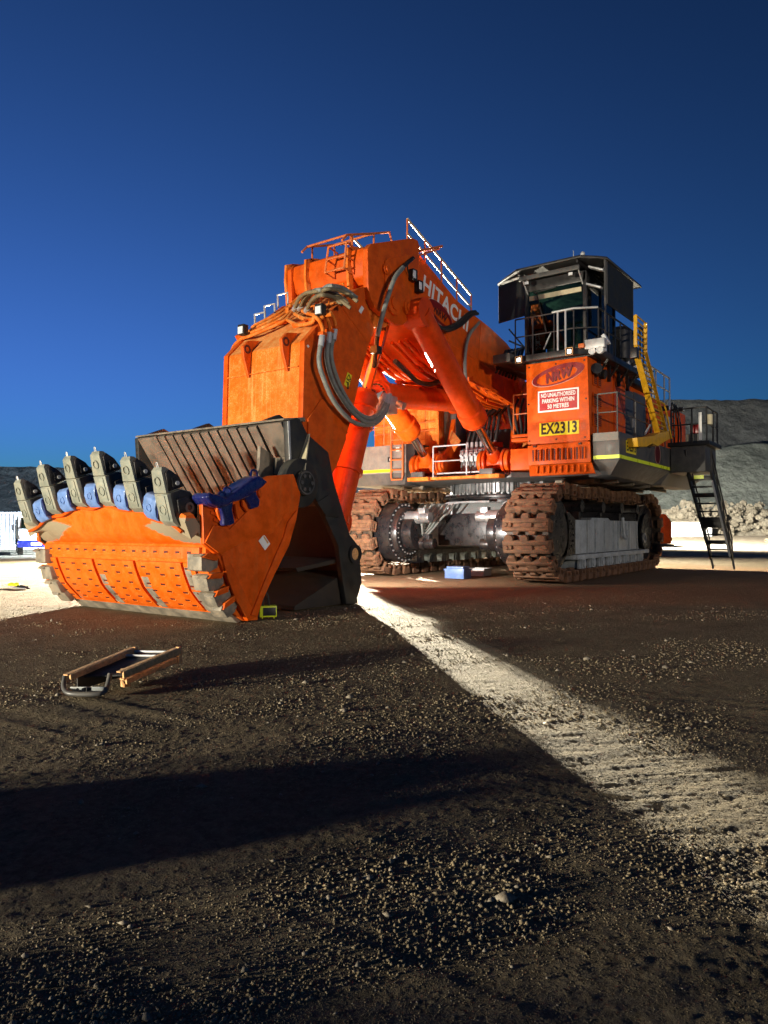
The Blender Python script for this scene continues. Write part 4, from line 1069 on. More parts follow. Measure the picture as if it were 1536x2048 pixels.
# ---- the bucket: orange front jaw
def Ze(Y): return 2.26 - 0.085 * Y * Y
def jaw_profile(Y):
    e = Ze(Y); c = .12 * max(0, 1 - (Y / 2.4) ** 2)
    return [(16.86, e), (16.88, e - .10), (16.76, e - .36), (16.62 + .04 * c, 1.52), (16.50, 1.36), (16.42, 1.32), (16.46, 1.26), (16.47, 1.08), (16.40, .86), (16.26, .56), (16.08, .36), (15.86, .16), (15.62, .015), (15.3, .0),
            (15.3, .2), (15.7, .38), (16.0, .68), (16.2, 1.1), (16.34, 1.5), (16.5, e - .25), (16.72, e + .03)]
def loft(prof, ys_, name, mat, parent, bevel=0.0, angle=30):
    vs_, fs = [], []; n = len(prof(0))
    for y in ys_: vs_ += [(x, y, z) for x, z in prof(y)]
    for i in range(len(ys_) - 1):
        for k in range(n):
            j = (k + 1) % n; fs.append((i * n + k, i * n + j, (i + 1) * n + j, (i + 1) * n + k))
    fs.append(tuple(range(n))); fs.append(tuple(range((len(ys_) - 1) * n + n - 1, (len(ys_) - 1) * n - 1, -1)))
    mb = MB(); mb.add(vs_, fs); return mb.build(name, mat, parent, bevel=bevel, angle=angle)
jw = loft(jaw_profile, np.linspace(-2.38, 2.38, 33), 'bucket_jaw', M['jaw'], EX, angle=34)
jw['label'] = 'orange front jaw of the shovel bucket with six upturned teeth'
JS = xz([(400, 990), (412, 998), (450, 1003), (497, 972), (530, 952), (583, 948), (598, 985), (590, 1035), (575, 1090), (545, 1150), (522, 1200), (512, 1232), (492, 1242), (470, 1205), (452, 1160), (430, 1110), (404, 1088)], 2.42)
for s in (1, -1):
    mb = MB(); mb.prism(JS, s * 2.383, s * 2.47); pl = mb.build('jaw_side', M['orange'], jw, bevel=.015)
    # brown scoured liner on the inside
    mb = MB(); mb.prism([(x * .97 + 15.4 * .03, z * .97 + .03 * 1.2) for x, z in JS], s * 2.36, s * 2.379); mb.build('side_liner', M['inner_brown'], jw)
    # raised border plates
    y0 = s * 2.473
    for pxs, t in (([(497, 972), (530, 952), (583, 948), (598, 985), (592, 1020), (566, 1030), (545, 1065), (480, 1085), (440, 1110), (408, 1085), (425, 1050), (455, 1060), (505, 1010)], .035),
                   ([(592, 1020), (598, 985), (590, 1040), (575, 1090), (545, 1150), (522, 1200), (512, 1232), (500, 1230), (520, 1180), (545, 1120), (565, 1075), (573, 1045)], .03),
                   ([(440, 1110), (452, 1112), (475, 1165), (500, 1215), (492, 1240), (470, 1203), (452, 1158)], .05)):
        mb = MB(); mb.prism(xz(pxs, 2.47), y0, y0 + s * t); mb.build('border_plate', M['orange'], jw, bevel=.01)
# wing of the lip: serrated weld patch near the corner
for k in range(6):
    z = 1.95 - k * .11
    mb = MB(); mb.bar((16.50 - .05 * k, 2.49, z), (16.15 - .05 * k, 2.49, z - .1), .03, .05); mb.build('weld_bead', M['orange'], jw)
def z8(pts): return [(380 + x * .15625, 900 + y * .15625) for x, y in pts]
SHA = z8([(150, 600), (190, 550), (300, 580), (400, 622), (470, 600), (545, 660), (530, 760), (550, 860), (565, 940), (500, 968), (420, 970), (412, 850), (385, 745), (300, 735), (210, 700)])
SHB = z8([(400, 612), (480, 570), (660, 430), (740, 380), (830, 335), (935, 410), (880, 470), (832, 515), (845, 570), (885, 640), (872, 730), (770, 762), (742, 690), (690, 612), (640, 600), (560, 655), (470, 680)])
for s in (1, -1):
    for sh, beam in ((SHA, z8([(150, 600), (190, 545), (300, 572), (400, 615), (470, 600), (520, 655), (400, 725), (300, 728), (210, 690)])), (SHB, z8([(405, 612), (480, 562), (660, 422), (740, 372), (830, 327), (940, 410), (882, 470), (820, 515), (690, 600), (560, 655), (480, 672)]))):
        mb = MB(); mb.prism(xz(sh, 2.6), s * 2.515, s * 2.63); w = mb.build('wing_shroud', M['dark_blue'], jw, bevel=.03, seg=3)
        mb = MB(); mb.prism(xz(beam, 2.6), s * 2.33, s * 2.72); mb.build('shroud_saddle', M['dark_blue'], jw, bevel=.045, seg=3)
    for sh in ([(318, 745), (345, 740), (390, 800), (415, 880), (390, 940), (345, 880), (315, 790)], [(640, 640), (690, 630), (730, 700), (745, 770), (700, 795), (650, 720)], [(550, 690), (590, 700), (610, 800), (590, 890), (560, 800)], [(850, 510), (880, 500), (890, 600), (870, 620), (845, 560)]):
        mb = MB(); mb.prism(xz(z8(sh), 2.5), s * 2.505, s * 2.56); mb.build('locking_pad', M['orange'], jw, bevel=.015)
    for q in ((820, 318), (478, 545), (412, 605)):
        c = oy(*z8([q])[0], 2.6); mb = MB(); mb.tube(smooth_path([c + Vector((-.08, 0, -.03)), c + Vector((-.05, 0, .07)), c + Vector((.05, 0, .07)), c + Vector((.08, 0, -.03))], 5), .018, 7)
        o = mb.build('lifting_loop', M['dark_blue'], jw)
        if s < 0: o.location.y = -5.2
mb = MB(); mb.slab([oy(a, b, 2.476) for a, b in z8([(945, 1080), (1025, 1200), (960, 1285), (875, 1165)])], (0, 1, 0), .004); stk = mb.build('sticker', M['sign_white'], jw)
mb = MB(); mb.slab([oy(a, b, 2.481) for a, b in z8([(950, 1100), (1008, 1185), (990, 1200), (938, 1112)])], (0, 1, 0), .002); mb.build('sticker_band', M['rust'], stk)

# teeth: cast adapter and tip, each a piece of its own
def tooth_meshes():
    # local: z along the tooth, x out of the front face, y across
    w = .165
    ad = MB()
    prof = [(.10, -.02), (.11, .42), (-.16, .44), (-.34, .36), (-.42, .12), (-.36, -.10), (-.14, -.16), (.02, -.12)]
    ad.prism(prof, -w, w)
    ad.prism([(.118, .0), (.126, .40), (.10, .40), (.09, .0)], -w * .62, w * .62)
    a = ad.mesh('tooth_adapter', M['cast_grey'], bevel=.022, seg=2)
    out = [('tooth_adapter', a)]
    for s in (-1, 1):
        dk = MB(); dk.prism([(.045, .42), (-.16, .43), (-.33, .35), (-.41, .12), (-.35, -.09), (-.14, -.15), (.0, -.10), (.04, .05)], s * (w - .02), s * (w + .012)); dk.prism([(-.03, .30), (-.22, .32), (-.36, .22), (-.34, .02), (-.12, -.06), (-.02, .1)], s * (w + .005), s * (w + .045))
        out.append(('adapter_cheek', dk.mesh('adapter_cheek', M['oily'], bevel=.02)))
        pk = MB(); pk.ring((-.22, s * (w + .046), .13), (0, 1, 0), .085, .045, .03, 18)
        out.append(('adapter_eye', pk.mesh('adapter_eye', M['dark_grey'])))
    tp = MB()
    P0 = [(.115, .43), (.10, .78), (.055, .84), (-.03, .82), (-.16, .68), (-.26, .46)]
    ws = [w * .98, w * .82, w * .62, w * .55, w * .7, w * .9]
    vs_ = [(x, -q, z) for (x, z), q in zip(P0, ws)] + [(x, q, z) for (x, z), q in zip(P0, ws)]
    n = len(P0)
    tp.add(vs_, [tuple(range(n)), tuple(range(2 * n - 1, n - 1, -1))] + [(i, i + n, (i + 1) % n + n, (i + 1) % n) for i in range(n)])
    t = tp.mesh('tooth_tip', M['cast_grey'], bevel=.02)
    out.append(('tooth_tip', t))
    for s in (-1, 1):
        ch = MB(); ch.prism([(.065, .45), (.05, .74), (-.02, .79), (-.15, .67), (-.25, .47)], s * (w * .80), s * (w * 1.0))
        out.append(('tip_cheek', ch.mesh('tip_cheek', M['oily'], bevel=.008)))
        ch = MB(); ch.box((-.07, s * w, .53), (.11, .05, .05)); out.append(('tip_lug', ch.mesh('tip_lug', M['oily'])))
        ch = MB(); ch.box((-.05, s * w, .60), (.05, .05, .10)); out.append(('tip_latch', ch.mesh('tip_latch', M['oily'])))
        pn = MB(); pn.cyl((-.10, s * w, .55), (-.10, s * (w + .045), .55), .035, n=12); out.append(('tooth_pin', pn.mesh('tooth_pin', M['galv'])))
    rg = MB(); rg.ring((.112, 0, .62), (1, 0, -.04), .075, .060, .03, 20); out.append(('casting_mark', rg.mesh('casting_mark', M['cast_grey'])))
    rg = MB(); rg.ring((.128, 0, .17), (1, 0, 0), .08, .064, .015, 20); out.append(('casting_mark', rg.mesh('casting_mark', M['cast_grey'])))
    rg = MB(); rg.tube(smooth_path([(.06, -.02, .83), (.06, -.015, .90), (.06, .015, .90), (.06, .02, .83)], 4), .008, 5); out.append(('lifting_wire', rg.mesh('lifting_wire', M['galv'])))
    return out
TM = tooth_meshes()
TY = (-2.05, -1.25, -.42, .42, 1.25, 2.05)
for i, Y in enumerate(TY):
    b = Vector((16.88, Y, Ze(Y) - .16))
    m_ = Matrix.Translation(b) @ Matrix.Rotation(math.radians(16.5), 4, 'Y') @ Matrix.Rotation(math.radians(-1.5 * Y + random.uniform(-1.5, 1.5)), 4, 'X') @ Matrix.Rotation(math.radians(random.uniform(-3, 3)), 4, 'Z') @ Matrix.Diagonal((1, 1, random.uniform(.95, 1.02), 1))
    for nm, me in TM: put(nm, me, jw, m_)
# blue shrouds between the teeth
def shroud_mesh():
    prof = [(.10, .20), (.13, .02), (.10, -.16), (.02, -.27), (-.06, -.28), (-.05, -.1), (-.05, .1), (-.30, .18), (-.34, .26), (-.06, .28), (.03, .27)]
    mb = MB(); mb.prism(prof, -.2, .2)
    return mb.mesh('lip_shroud', M['blue'], bevel=.022, seg=3)
SM = shroud_mesh()
sb = MB(); sb.ring((.125, 0, .0), (1, 0, 0), .085, .062, .03, 20); SBm = sb.mesh('shroud_cap', M['blue'])
sd = MB(); sd.bb(-.12, .08, .2, .235, -.2, .22); SDm = sd.mesh('shroud_side', M['dark_blue'], bevel=.01)
SCL = Matrix.Scale(.78, 4)
for Y in (-1.66, -.84, 0.0, .84, 1.64):
    m_ = Matrix.Translation((16.93, Y + .03, Ze(Y) - .10)) @ Matrix.Rotation(math.radians(10), 4, 'Y') @ Matrix.Rotation(math.radians(-8 * Y), 4, 'X') @ SCL
    put('lip_shroud', SM, jw, m_); put('shroud_cap', SBm, jw, m_); put('shroud_side', SDm, jw, m_)
# bolster ridge under the shrouds
rid = MB(); rid.tube([(16.84, y, Ze(y) - .30 + .03 * math.sin(y * 7)) for y in np.linspace(-2.25, 2.25, 40)], .028, 7); rid.build('weld_bead', M['orange'], jw)

# wear plates on the underside, with weld slots
SURF = [(16.465, 1.06), (16.40, .86), (16.26, .56), (16.08, .36), (15.90, .19)]
SL = [Vector((x, 0, z)) for x, z in SURF]
def on_under(t, off=0.0):
    L = [0]
    for a, b in zip(SL, SL[1:]): L.append(L[-1] + (b - a).length)
    s = t * L[-1]
    for i in range(len(SL) - 1):
        if s <= L[i + 1] + 1e-9:
            d_ = (SL[i + 1] - SL[i]).normalized(); p_ = SL[i] + d_ * (s - L[i]); n_ = Vector((-d_.z, 0, d_.x))
            n_ = n_ if n_.x > 0 else -n_
            return p_ + n_ * off, d_, n_
    return SL[-1], d_, n_
def under_plate(y0, y1, t0, t1, th, name, mat, parent, n=8, base=.005):
    vs_, fs = [], []
    for i in range(n + 1):
        t = t0 + (t1 - t0) * i / n
        a, _, _ = on_under(t, base); b, _, _ = on_under(t, th)
        vs_ += [(a.x, y0, a.z), (a.x, y1, a.z), (b.x, y1, b.z), (b.x, y0, b.z)]
    for i in range(n):
        for k in range(4): fs.append((4 * i + k, 4 * i + (k + 1) % 4, 4 * i + 4 + (k + 1) % 4, 4 * i + 4 + k))
    fs += [(0, 1, 2, 3), (4 * n + 3, 4 * n + 2, 4 * n + 1, 4 * n)]
    mb = MB(); mb.add(vs_, fs); return mb.build(name, mat, parent, bevel=.008)
def slots(y0, y1, nx, rows, parent, th):
    mb = MB(); mc = MB()
    for r in rows:
        for k in range(nx):
            y = y0 + (y1 - y0) * (k + .5) / nx + random.uniform(-.02, .02) + (.05 if rows.index(r) % 2 else -.05)
            p_, d_, n_ = on_under(r, th); m_ = Matrix((n_, Vector((0, 1, 0)), n_.cross(Vector((0, 1, 0))))).transposed()
            mb.box(p_ + Vector((0, y, 0)), (.012, .11, .032), m=m_)
            mc.box(p_ + Vector((0, y + .035, 0)) + d_ * .022, (.016, .085, .014), m=m_)
    mb.build('weld_slots', M['slot'], parent)['kind'] = 'stuff'; mc.build('slot_welds', M['orange_dusty'], parent)['kind'] = 'stuff'
PAN = [(-2.2, -1.92, 1), (-1.84, -.72, 3), (-.62, .52, 3), (.62, 1.80, 3), (1.86, 2.12, 1)]
rows = (.12, .24, .42, .54, .72, .84)
for y0, y1, nx in PAN:
    wp = under_plate(y0, y1, .03, .98, .05, 'wear_plate', M['jaw'], jw)
    slots(y0, y1, nx, rows, wp, .051)
for y0, y1 in ((-.62, -.44), (.62, .82), (1.86, 2.02)):
    mbp = under_plate(y0 + .01, y1, .30 if y0 < 1 else .1, .97, .054, 'scuffed_strip', M['worn_steel'], jw)
# slotted band above the wear plates
mb = MB(); mb.bb(16.44, 16.515, -2.25, 2.28, 1.085, 1.28); band = mb.build('slot_band', M['jaw'], jw, bevel=.01)
mb = MB(); mc = MB()
for k in range(15):
    y = -2.05 + k * .292; mb.box((16.517, y, 1.19), (.012, .09, .04)); mc.box((16.519, y + .045, 1.168), (.014, .09, .014))
mb.build('weld_slots', M['slot'], band)['kind'] = 'stuff'; mc.build('slot_welds', M['orange_dusty'], band)['kind'] = 'stuff'
# scuffed heel plate along the bottom
heel = under_plate(-2.25, 2.25, .98, 1.0, .05, 'heel_strip', M['jaw'], jw, n=2)
mb = MB(); mb.prism([(15.99, .235), (15.70, -.02), (15.60, .0), (15.90, .28)], -2.28, 2.3); mb.build('heel_plate', M['worn_steel'], jw, bevel=.015)
# cast heel shrouds stepping down both corners
def corner_mesh():
    mb = MB()
    mb.prism([(.10, .16), (.12, -.10), (-.05, -.15), (-.22, -.10), (-.24, .02), (-.1, .14)], -.22, .13)
    mb.prism([(.09, .17), (.16, .13), (.02, .10), (-.2, .02), (-.2, .06)], -.05, .17)
    return mb.mesh('heel_shroud', M['worn_steel'], bevel=.025, seg=2)
CM = corner_mesh()
fn = MB(); fn.prism([(.12, .12), (.02, .17), (-.22, .10), (-.15, .02)], .10, .20); FNm = fn.mesh('shroud_fin', M['orange'], bevel=.012)
for s in (1, -1):
    for k, t in enumerate((.02, .34, .62, .86)):
        p_, d_, n_ = on_under(t, .04)
        m_ = Matrix.Translation((p_.x, s * 2.32, p_.z)) @ Matrix.Rotation(math.radians(6 + 13 * k), 4, 'Y') @ Matrix.Scale(s, 4, (0, 1, 0))
        put('heel_shroud', CM, jw, m_); put('shroud_fin', FNm, jw, m_)

# ---- machinery house on the cab side, with the big signed front panel
XP = 4.6
mb = MB(); mb.bb(1.1, 4.52, 2.7, 4.40, 3.32, 6.40); hs = mb.build('machinery_house', M['orange'], EX, bevel=.02)
mb = MB(); mb.slab([(XP - .06, 2.62, 4.03), (XP - .06, 4.48, 4.03), (XP - .06, 4.42, 6.38), (XP - .06, 2.58, 6.38)], (1, 0, 0), .06); fp = mb.build('front_panel', M['orange'], hs, bevel=.012)
mb = MB(); mb.slab([(XP - .06, 2.64, 3.42), (XP - .06, 4.50, 3.42), (XP - .06, 4.48, 3.99), (XP - .06, 2.62, 3.99)], (1, 0, 0), .06); lp = mb.build('lower_panel', M['orange'], hs, bevel=.012)
mb = MB(); mb.slab([(XP + .10, 2.72, 3.10), (XP + .10, 4.66, 3.10), (XP - .0, 4.52, 3.41), (XP - .0, 2.66, 3.41)], (-1, 0, -.3), .06); flp = mb.build('flared_panel', M['orange'], hs, bevel=.01)
for k in range(10):
    y = 2.82 + k * .165
    mb = MB(); mb.slab([(XP + .002, y, 3.52), (XP + .06, y + .05, 3.52), (XP + .06, y + .05, 3.85), (XP + .002, y, 3.85)], (0, 1, 0), .012); mb.build('louvre', M['orange'], lp)
    mb = MB(); mb.box((XP + .004, y - .03, 3.685), (.006, .045, .33)); mb.build('louvre_slot', M['slot'], lp)
for k in range(9):
    y = 2.9 + k * .18
    mb = MB(); mb.slab([(XP + .085, y, 3.15), (XP + .13, y + .07, 3.15), (XP + .07, y + .05, 3.34), (XP + .025, y - .02, 3.34)], (0, .4, 1), .02); mb.build('louvre', M['orange'], flp)
for y in (2.85, 4.2):
    mb = MB(); mb.box((XP + .02, y, 3.95), (.05, .08, .05)); mb.build('latch', M['oily'], lp)
for y, z in [(y_, z_) for y_ in (2.68, 3.5, 4.34) for z_ in (4.12, 6.28)] + [(2.66, 5.2), (4.38, 5.2)]:
    mb = MB(); mb.cyl((XP, y, z), (XP + .015, y, z), .025, n=8); mb.build('panel_bolt', M['oily'], fp)
mb = MB(); mb.bar((XP + .002, 2.62, 5.62), (XP + .002, 4.42, 5.62), .006, .012); mb.build('panel_seam', M['orange'], fp)
# signs on the front panel
YX, UP = Vector((0, 1, 0)), Vector((0, 0, 1))
def front_rect(pa, pb, X, mat, name, parent, t=.004):
    a, b = ox(*pa, X), ox(*pb, X)
    mb = MB(); mb.bb(X, X + t, a.y, b.y, b.z, a.z); return mb.build(name, mat, parent), (a, b)
sg, (a, b) = front_rect((1076, 798), (1158, 824), XP + .002, M['sign_white'], 'parking_sign', fp)
sg['label'] = 'red and white no unauthorised parking sign'
cy, cz, w_, h_ = (a.y + b.y) / 2, 5.235, b.y - a.y, .62
bpy.data.objects.remove(sg)
mb = MB(); mb.bb(XP + .002, XP + .007, cy - w_ / 2, cy + w_ / 2, cz - h_ / 2, cz + h_ / 2); sg = mb.build('parking_sign', M['sign_white'], fp); sg['label'] = 'red and white no unauthorised parking sign'
mb = MB(); mb.bb(XP + .0072, XP + .010, cy - w_ / 2 + .045, cy + w_ / 2 - .045, cz - h_ / 2 + .045, cz + h_ / 2 - .045); mb.build('sign_field', M['sign_red'], sg)
for k, (s_, wd_) in enumerate((('NO UNAUTHORISED', .86), ('PARKING WITHIN', .80), ('50 METRES', .53))):
    text(s_, (XP + .013, cy * w_ / w_, cz + .165 - k * .165), YX, UP, .165, M['sign_white'], 'sign_lettering', sg, bold=.004, width=wd_ * w_ * .98)
a = ox(1079, 860, XP); b = ox(1158, 855, XP); cy2 = (a.y + b.y) / 2; cz2 = a.z
mb = MB(); mb.bb(XP + .002, XP + .007, a.y, b.y, cz2 - .19, cz2 + .19); s2 = mb.build('number_sign', M['sign_yellow'], fp); s2['label'] = 'yellow sign reading EX2313 in black'
text('EX2313', (XP + .011, cy2, cz2), YX, UP, .44, M['sign_black'], 'number_lettering', s2, bold=.013, width=(b.y - a.y) * .90)
c = ox(1115, 750, XP); tilt = math.radians(11)
lx, lu = Vector((0, math.cos(tilt), math.sin(tilt))), Vector((0, -math.sin(tilt), math.cos(tilt)))
ellipse_ring(c + Vector((.003, 0, 0)), lx, lu, .80, .27, .10, .30, 2.4, M['logo_pale'], 'logo_outline', fp)
ellipse_ring(c + Vector((.006, .015, .012)), lx, lu, .79, .265, .10, .34, 2.1, M['logo_red'], 'logo_ring', fp)
text('NRW', c + Vector((.008, .025, -.025)), lx, lu, .36, M['logo_dark'], 'logo_shadow', fp, bold=.02, shear=.3, width=.88)
text('NRW', c + Vector((.013, .0, .0)), lx, lu, .36, M['logo_red'], 'logo_lettering', fp, bold=.015, shear=.3, width=.86)

# flank of the house: grilles, door, step-backs
YW = 4.405
def side_box(x0, x1, z0, z1, mat, name, parent, y=YW, t=.02, bevel=.005):
    mb = MB(); mb.bb(x0, x1, y, y + t, z0, z1); return mb.build(name, mat, parent, bevel=bevel)
for z in (5.85, 5.25, 4.68):
    for x in (4.0, 3.62):
        g = side_box(x - .15, x + .15, z - .19, z + .19, M['orange'], 'grille', hs, t=.03)
        for k in range(6):
            mb = MB(); mb.bb(x - .12, x + .12, YW + .031, YW + .037, z - .15 + k * .055, z - .115 + k * .055); mb.build('slot', M['slot'], g)
mb = MB(); mb.bb(2.28, 2.3, YW, YW + .03, 3.4, 6.3); mb.build('panel_joint', M['orange'], hs)
mb = MB(); mb.bb(-5.8, 1.0, 2.2, 4.15, 3.32, 6.35); hs2 = mb.build('engine_house', M['orange'], EX, bevel=.02)
mb = MB(); mb.bb(.72, .98, 4.155, 4.17, 4.2, 6.1); mb.build('door_gap', M['slot'], hs2)
d_ = side_box(-.45, .7, 4.15, 6.15, M['dark_grey'], 'door', hs2, y=4.153, t=.05); mb = MB(); mb.box((-.3, 4.23, 5.1), (.06, .06, .3)); mb.build('handle', M['galv'], d_)
side_box(-1.9, -.55, 4.1, 6.2, M['dark_grey'], 'radiator_screen', hs2, y=4.153, t=.04)
for x in (-2.6, -3.6, -4.6): side_box(x - .42, x + .42, 4.2, 6.15, M['orange'], 'service_door', hs2, y=4.153, t=.03)
mb = MB(); mb.box((-4.2, 4.3, 5.5), (.5, .2, .6)); mb.build('junction_box', M['galv'], hs2, bevel=.02)
for x, z in ((-3.5, 6.0), (-5.7, 6.25)):
    mb = MB(); mb.box((x, 4.45, z), (.18, .3, .16)); l_ = mb.build('flank_lamp', M['black'], hs2, bevel=.02); mb = MB(); mb.box((x, 4.61, z), (.14, .01, .12)); mb.build('lens', M['lamp_lens'], l_)
# silencers and air cleaners on the roof
for (x, y) in ((-.4, 3.8), (-1.25, 3.75)):
    mb = MB(); mb.cyl((x, y, 6.35), (x, y, 7.35), .13, n=16); mb.cyl((x, y, 7.3), (x, y, 8.25), .36, n=24); mb.ball((x, y, 8.25), (.36, .36, .2), 24, 6); mb.build('air_cleaner', M['black'], EX)
    for s in (.42, .62):
        mb = MB(); mb.tube([(x - s, y + .1, 6.9), (x - s, y + .1, 7.85)], .07, 10); mb.build('intake_pipe', M['galv'], EX)
mb = MB(); mb.cyl((-.2, 4.0, 6.55), (1.1, 4.35, 6.5), .09, n=14); mb.build('exhaust_pipe', M['galv'], EX)
mb = MB(); mb.bb(-1.9, .1, 3.2, 4.4, 6.36, 6.55); mb.build('roof_tray', M['black'], EX, bevel=.02)
hrail('roof_rail', [(-2.4, 4.1, 6.36), (-3.6, 4.1, 6.36), (-4.8, 4.1, 6.36), (-5.6, 4.1, 6.36)], 1.15, M['galv'], EX, r=.035)
for x in (-2.9, -3.25, -3.9): 
    mb = MB(); mb.tube([(x, 3.9, 6.36), (x, 3.9, 7.6)], .055, 9); mb.build('vent_pipe', M['galv'], EX)
mb = MB(); mb.bb(-3.3, -2.3, 3.3, 4.0, 6.37, 6.85); mb.build('roof_box', M['orange'], EX, bevel=.02)
mb = MB(); mb.bb(-6.9, -5.85, -4.3, 4.4, 3.3, 6.2); mb.build('counterweight', M['orange'], EX, bevel=.06)

# ---- grey skirts with the reflective stripe
SK = [(4.46, 4.52), (4.46, 5.25), (-.85, 5.25), (-.85, 4.2), (3.9, 4.2)]
mb = MB(); mb.plate(SK, 3.47, 4.23)
sk = mb.build('side_skirt', M['dark_grey'], EX, bevel=.012); sk['label'] = 'dark grey skirt tank under the cab side catwalk with a lime stripe'
mb = MB()                                                       # lower part, tucked under
top = [(4.455, 4.53), (4.455, 5.245), (-.85, 5.245), (-.85, 4.2), (3.9, 4.2)]
bot = [(4.30, 4.70), (4.30, 4.95), (-.85, 4.70), (-.85, 4.2), (3.9, 4.2)]
n = 5
mb.add([(x, y, 3.465) for x, y in top] + [(x, y, 3.05) for x, y in bot], [tuple(range(n)), tuple(range(2 * n - 1, n - 1, -1))] + [(i, i + n, (i + 1) % n + n, (i + 1) % n) for i in range(n)])
mb.build('lower_skirt', M['dark_grey'], sk, bevel=.01)
mb = MB(); mb.bb(4.47, 4.49, 4.53, 5.23, 4.0, 4.225); mb.bb(4.463, 4.466, 4.9, 4.905, 3.5, 4.0); mb.build('skirt_band', M['grey'], sk)
mb = MB(); mb.bb(4.462, 4.468, 4.53, 5.25, 3.50, 3.60); mb.bb(-.84, 4.462, 5.252, 5.258, 3.50, 3.60); mb.build('reflective_stripe', M['stripe'], sk)
mb = MB()
for x in (3.0, 1.5, .2): mb.bb(x - .006, x + .006, 5.251, 5.2535, 3.61, 4.22)
mb.build('panel_joint', M['black'], sk)
a, b = oy(1252, 890, 5.255), oy(1284, 890, 5.255)
mb = MB(); mb.bb(a.x - .95, a.x, 5.254, 5.258, 3.70, 4.04); s3 = mb.build('number_sign', M['sign_yellow'], sk); s3['label'] = 'smaller yellow sign reading EX2313 behind the yellow ladder'
text('EX2313', (a.x - .475, 5.262, 3.87), (-1, 0, 0), UP, .34, M['sign_black'], 'number_lettering', s3, bold=.01, width=.86)
c = oy(1315, 908, 5.256)
mb = MB(); mb.cyl((c.x, 5.252, c.z), (c.x, 5.257, c.z), .30, n=36); rl = mb.build('round_logo', M['logo_dark'], sk)
ellipse_ring((c.x, 5.259, c.z), (-1, 0, 0), UP, .33, .33, .05, .09, 1.0, M['logo_pale'], 'logo_outline', rl)
hrail('catwalk_rail', [(4.3, 4.6, 4.24), (4.3, 5.15, 4.24), (2.6, 5.15, 4.24), (.9, 5.15, 4.24), (-.7, 5.15, 4.24)], 1.1, M['dark_grey'], EX, r=.022)

# far skirt: a pale grey tank with ladder and orange house above
FSK = [(3.95, -2.1), (3.95, -4.9), (-1.5, -5.2), (-1.5, -4.2), (3.2, -2.1)]
mb = MB(); mb.plate(FSK, 3.45, 4.42); fs_ = mb.build('side_skirt', M['grey'], EX, bevel=.012); fs_['label'] = 'pale grey skirt tank on the far side with a yellow stripe'
n = 5; bot = [(3.85, -2.2), (3.75, -4.6), (-1.5, -4.8), (-1.5, -4.2), (3.2, -2.2)]
mb = MB(); mb.add([(x, y, 3.445) for x, y in FSK] + [(x, y, 3.06) for x, y in bot], [tuple(range(n)), tuple(range(2 * n - 1, n - 1, -1))] + [(i, i + n, (i + 1) % n + n, (i + 1) % n) for i in range(n)]); mb.build('lower_skirt', M['dark_grey'], fs_, bevel=.01)
mb = MB(); mb.bb(3.953, 3.958, -4.88, -2.62, 3.50, 3.60); mb.build('reflective_stripe', M['sign_yellow'], fs_)
for y in (-4.0, -2.75): 
    mb = MB(); mb.bb(3.952, 3.96, y - .09, y + .09, 3.85, 4.02); q = mb.build('recess', M['black'], fs_); mb = MB(); mb.box((3.965, y + .02, 3.92), (.012, .07, .08)); mb.build('latch', M['galv'], q)
mb = MB(); mb.bb(3.953, 3.957, -2.5, -2.36, 4.2, 4.33); mb.build('sticker', M['sign_white'], fs_)
mb = MB(); mb.bb(3.0, 3.94, -2.09, -1.75, 3.3, 4.42); mb.build('skirt_end', M['black'], fs_, bevel=.01)
mb = MB(); mb.bb(-5.8, 2.6, -4.4, -1.62, 4.44, 6.75); fh = mb.build('pump_house', M['orange_dusty'], EX, bevel=.02)
for y in (-3.6, -2.6): mb = MB(); mb.bb(2.602, 2.63, y - .45, y + .45, 4.6, 6.5); mb.build('house_door', M['orange_dusty'], fh, bevel=.006)
for z in (5.0, 5.3): mb = MB(); mb.tube([(2.75, -4.3, z), (2.75, -1.7, z)], .02, 6); mb.build('door_bar', M['rail_orange'], fh)
hrail('catwalk_rail', [(3.8, -4.7, 4.43), (3.8, -3.9, 4.43), (3.8, -3.1, 4.43), (3.8, -2.75, 4.43)], 1.15, M['rail_orange'], EX, r=.022)
# orange hook ladder on the far skirt
mb = MB(); y0, y1 = -2.62, -2.14
for y in (y0, y1): mb.tube(smooth_path([(4.02, y, 5.55), (4.08, y, 5.3), (4.08, y, 4.3), (4.08, y, 3.35)], 5), .03, 8)
mb.tube([(4.08, y0, 3.35), (4.08, y0 + .03, 3.22), (4.08, y1 - .03, 3.22), (4.08, y1, 3.35)], .03, 8)
ld = mb.build('hook_ladder', M['rail_orange'], EX)
for k in range(6):
    z = 3.55 + k * .34; mb = MB(); mb.tube([(4.08, y0, z), (4.08, y1, z)], .024, 7); mb.build('rung', M['rail_orange'], ld)

# centre bay between the houses: bulkhead, walkway, valve bank
mb = MB(); mb.bb(1.4, 1.5, -1.6, 2.68, 3.32, 5.0); bay = mb.build('bay_bulkhead', M['black'], EX)
mb = MB(); mb.bb(1.55, 2.3, -1.58, -1.1, 3.4, 6.6); mb.build('bay_cabinet', M['dark_grey'], bay, bevel=.02)
mb = MB(); mb.bb(4.2, 4.6, -.72, .9, 3.12, 3.2); mb.build('front_step', M['orange_dusty'], EX, bevel=.008)
mb = MB(); mb.bb(2.6, 4.2, -.75, .85, 3.31, 3.36); mb.build('bay_walkway', M['galv'], EX)
hrail('bay_rail', [(4.4, -.74, 3.2), (4.4, .48, 3.2)], 1.0, M['galv'], EX, r=.025)
vb = empty('valve_bank', parent=EX)
mb = MB(); mb.bb(2.5, 3.3, -.3, 1.0, 3.36, 4.2); mb.build('valve_body', M['steel'], vb, bevel=.03)
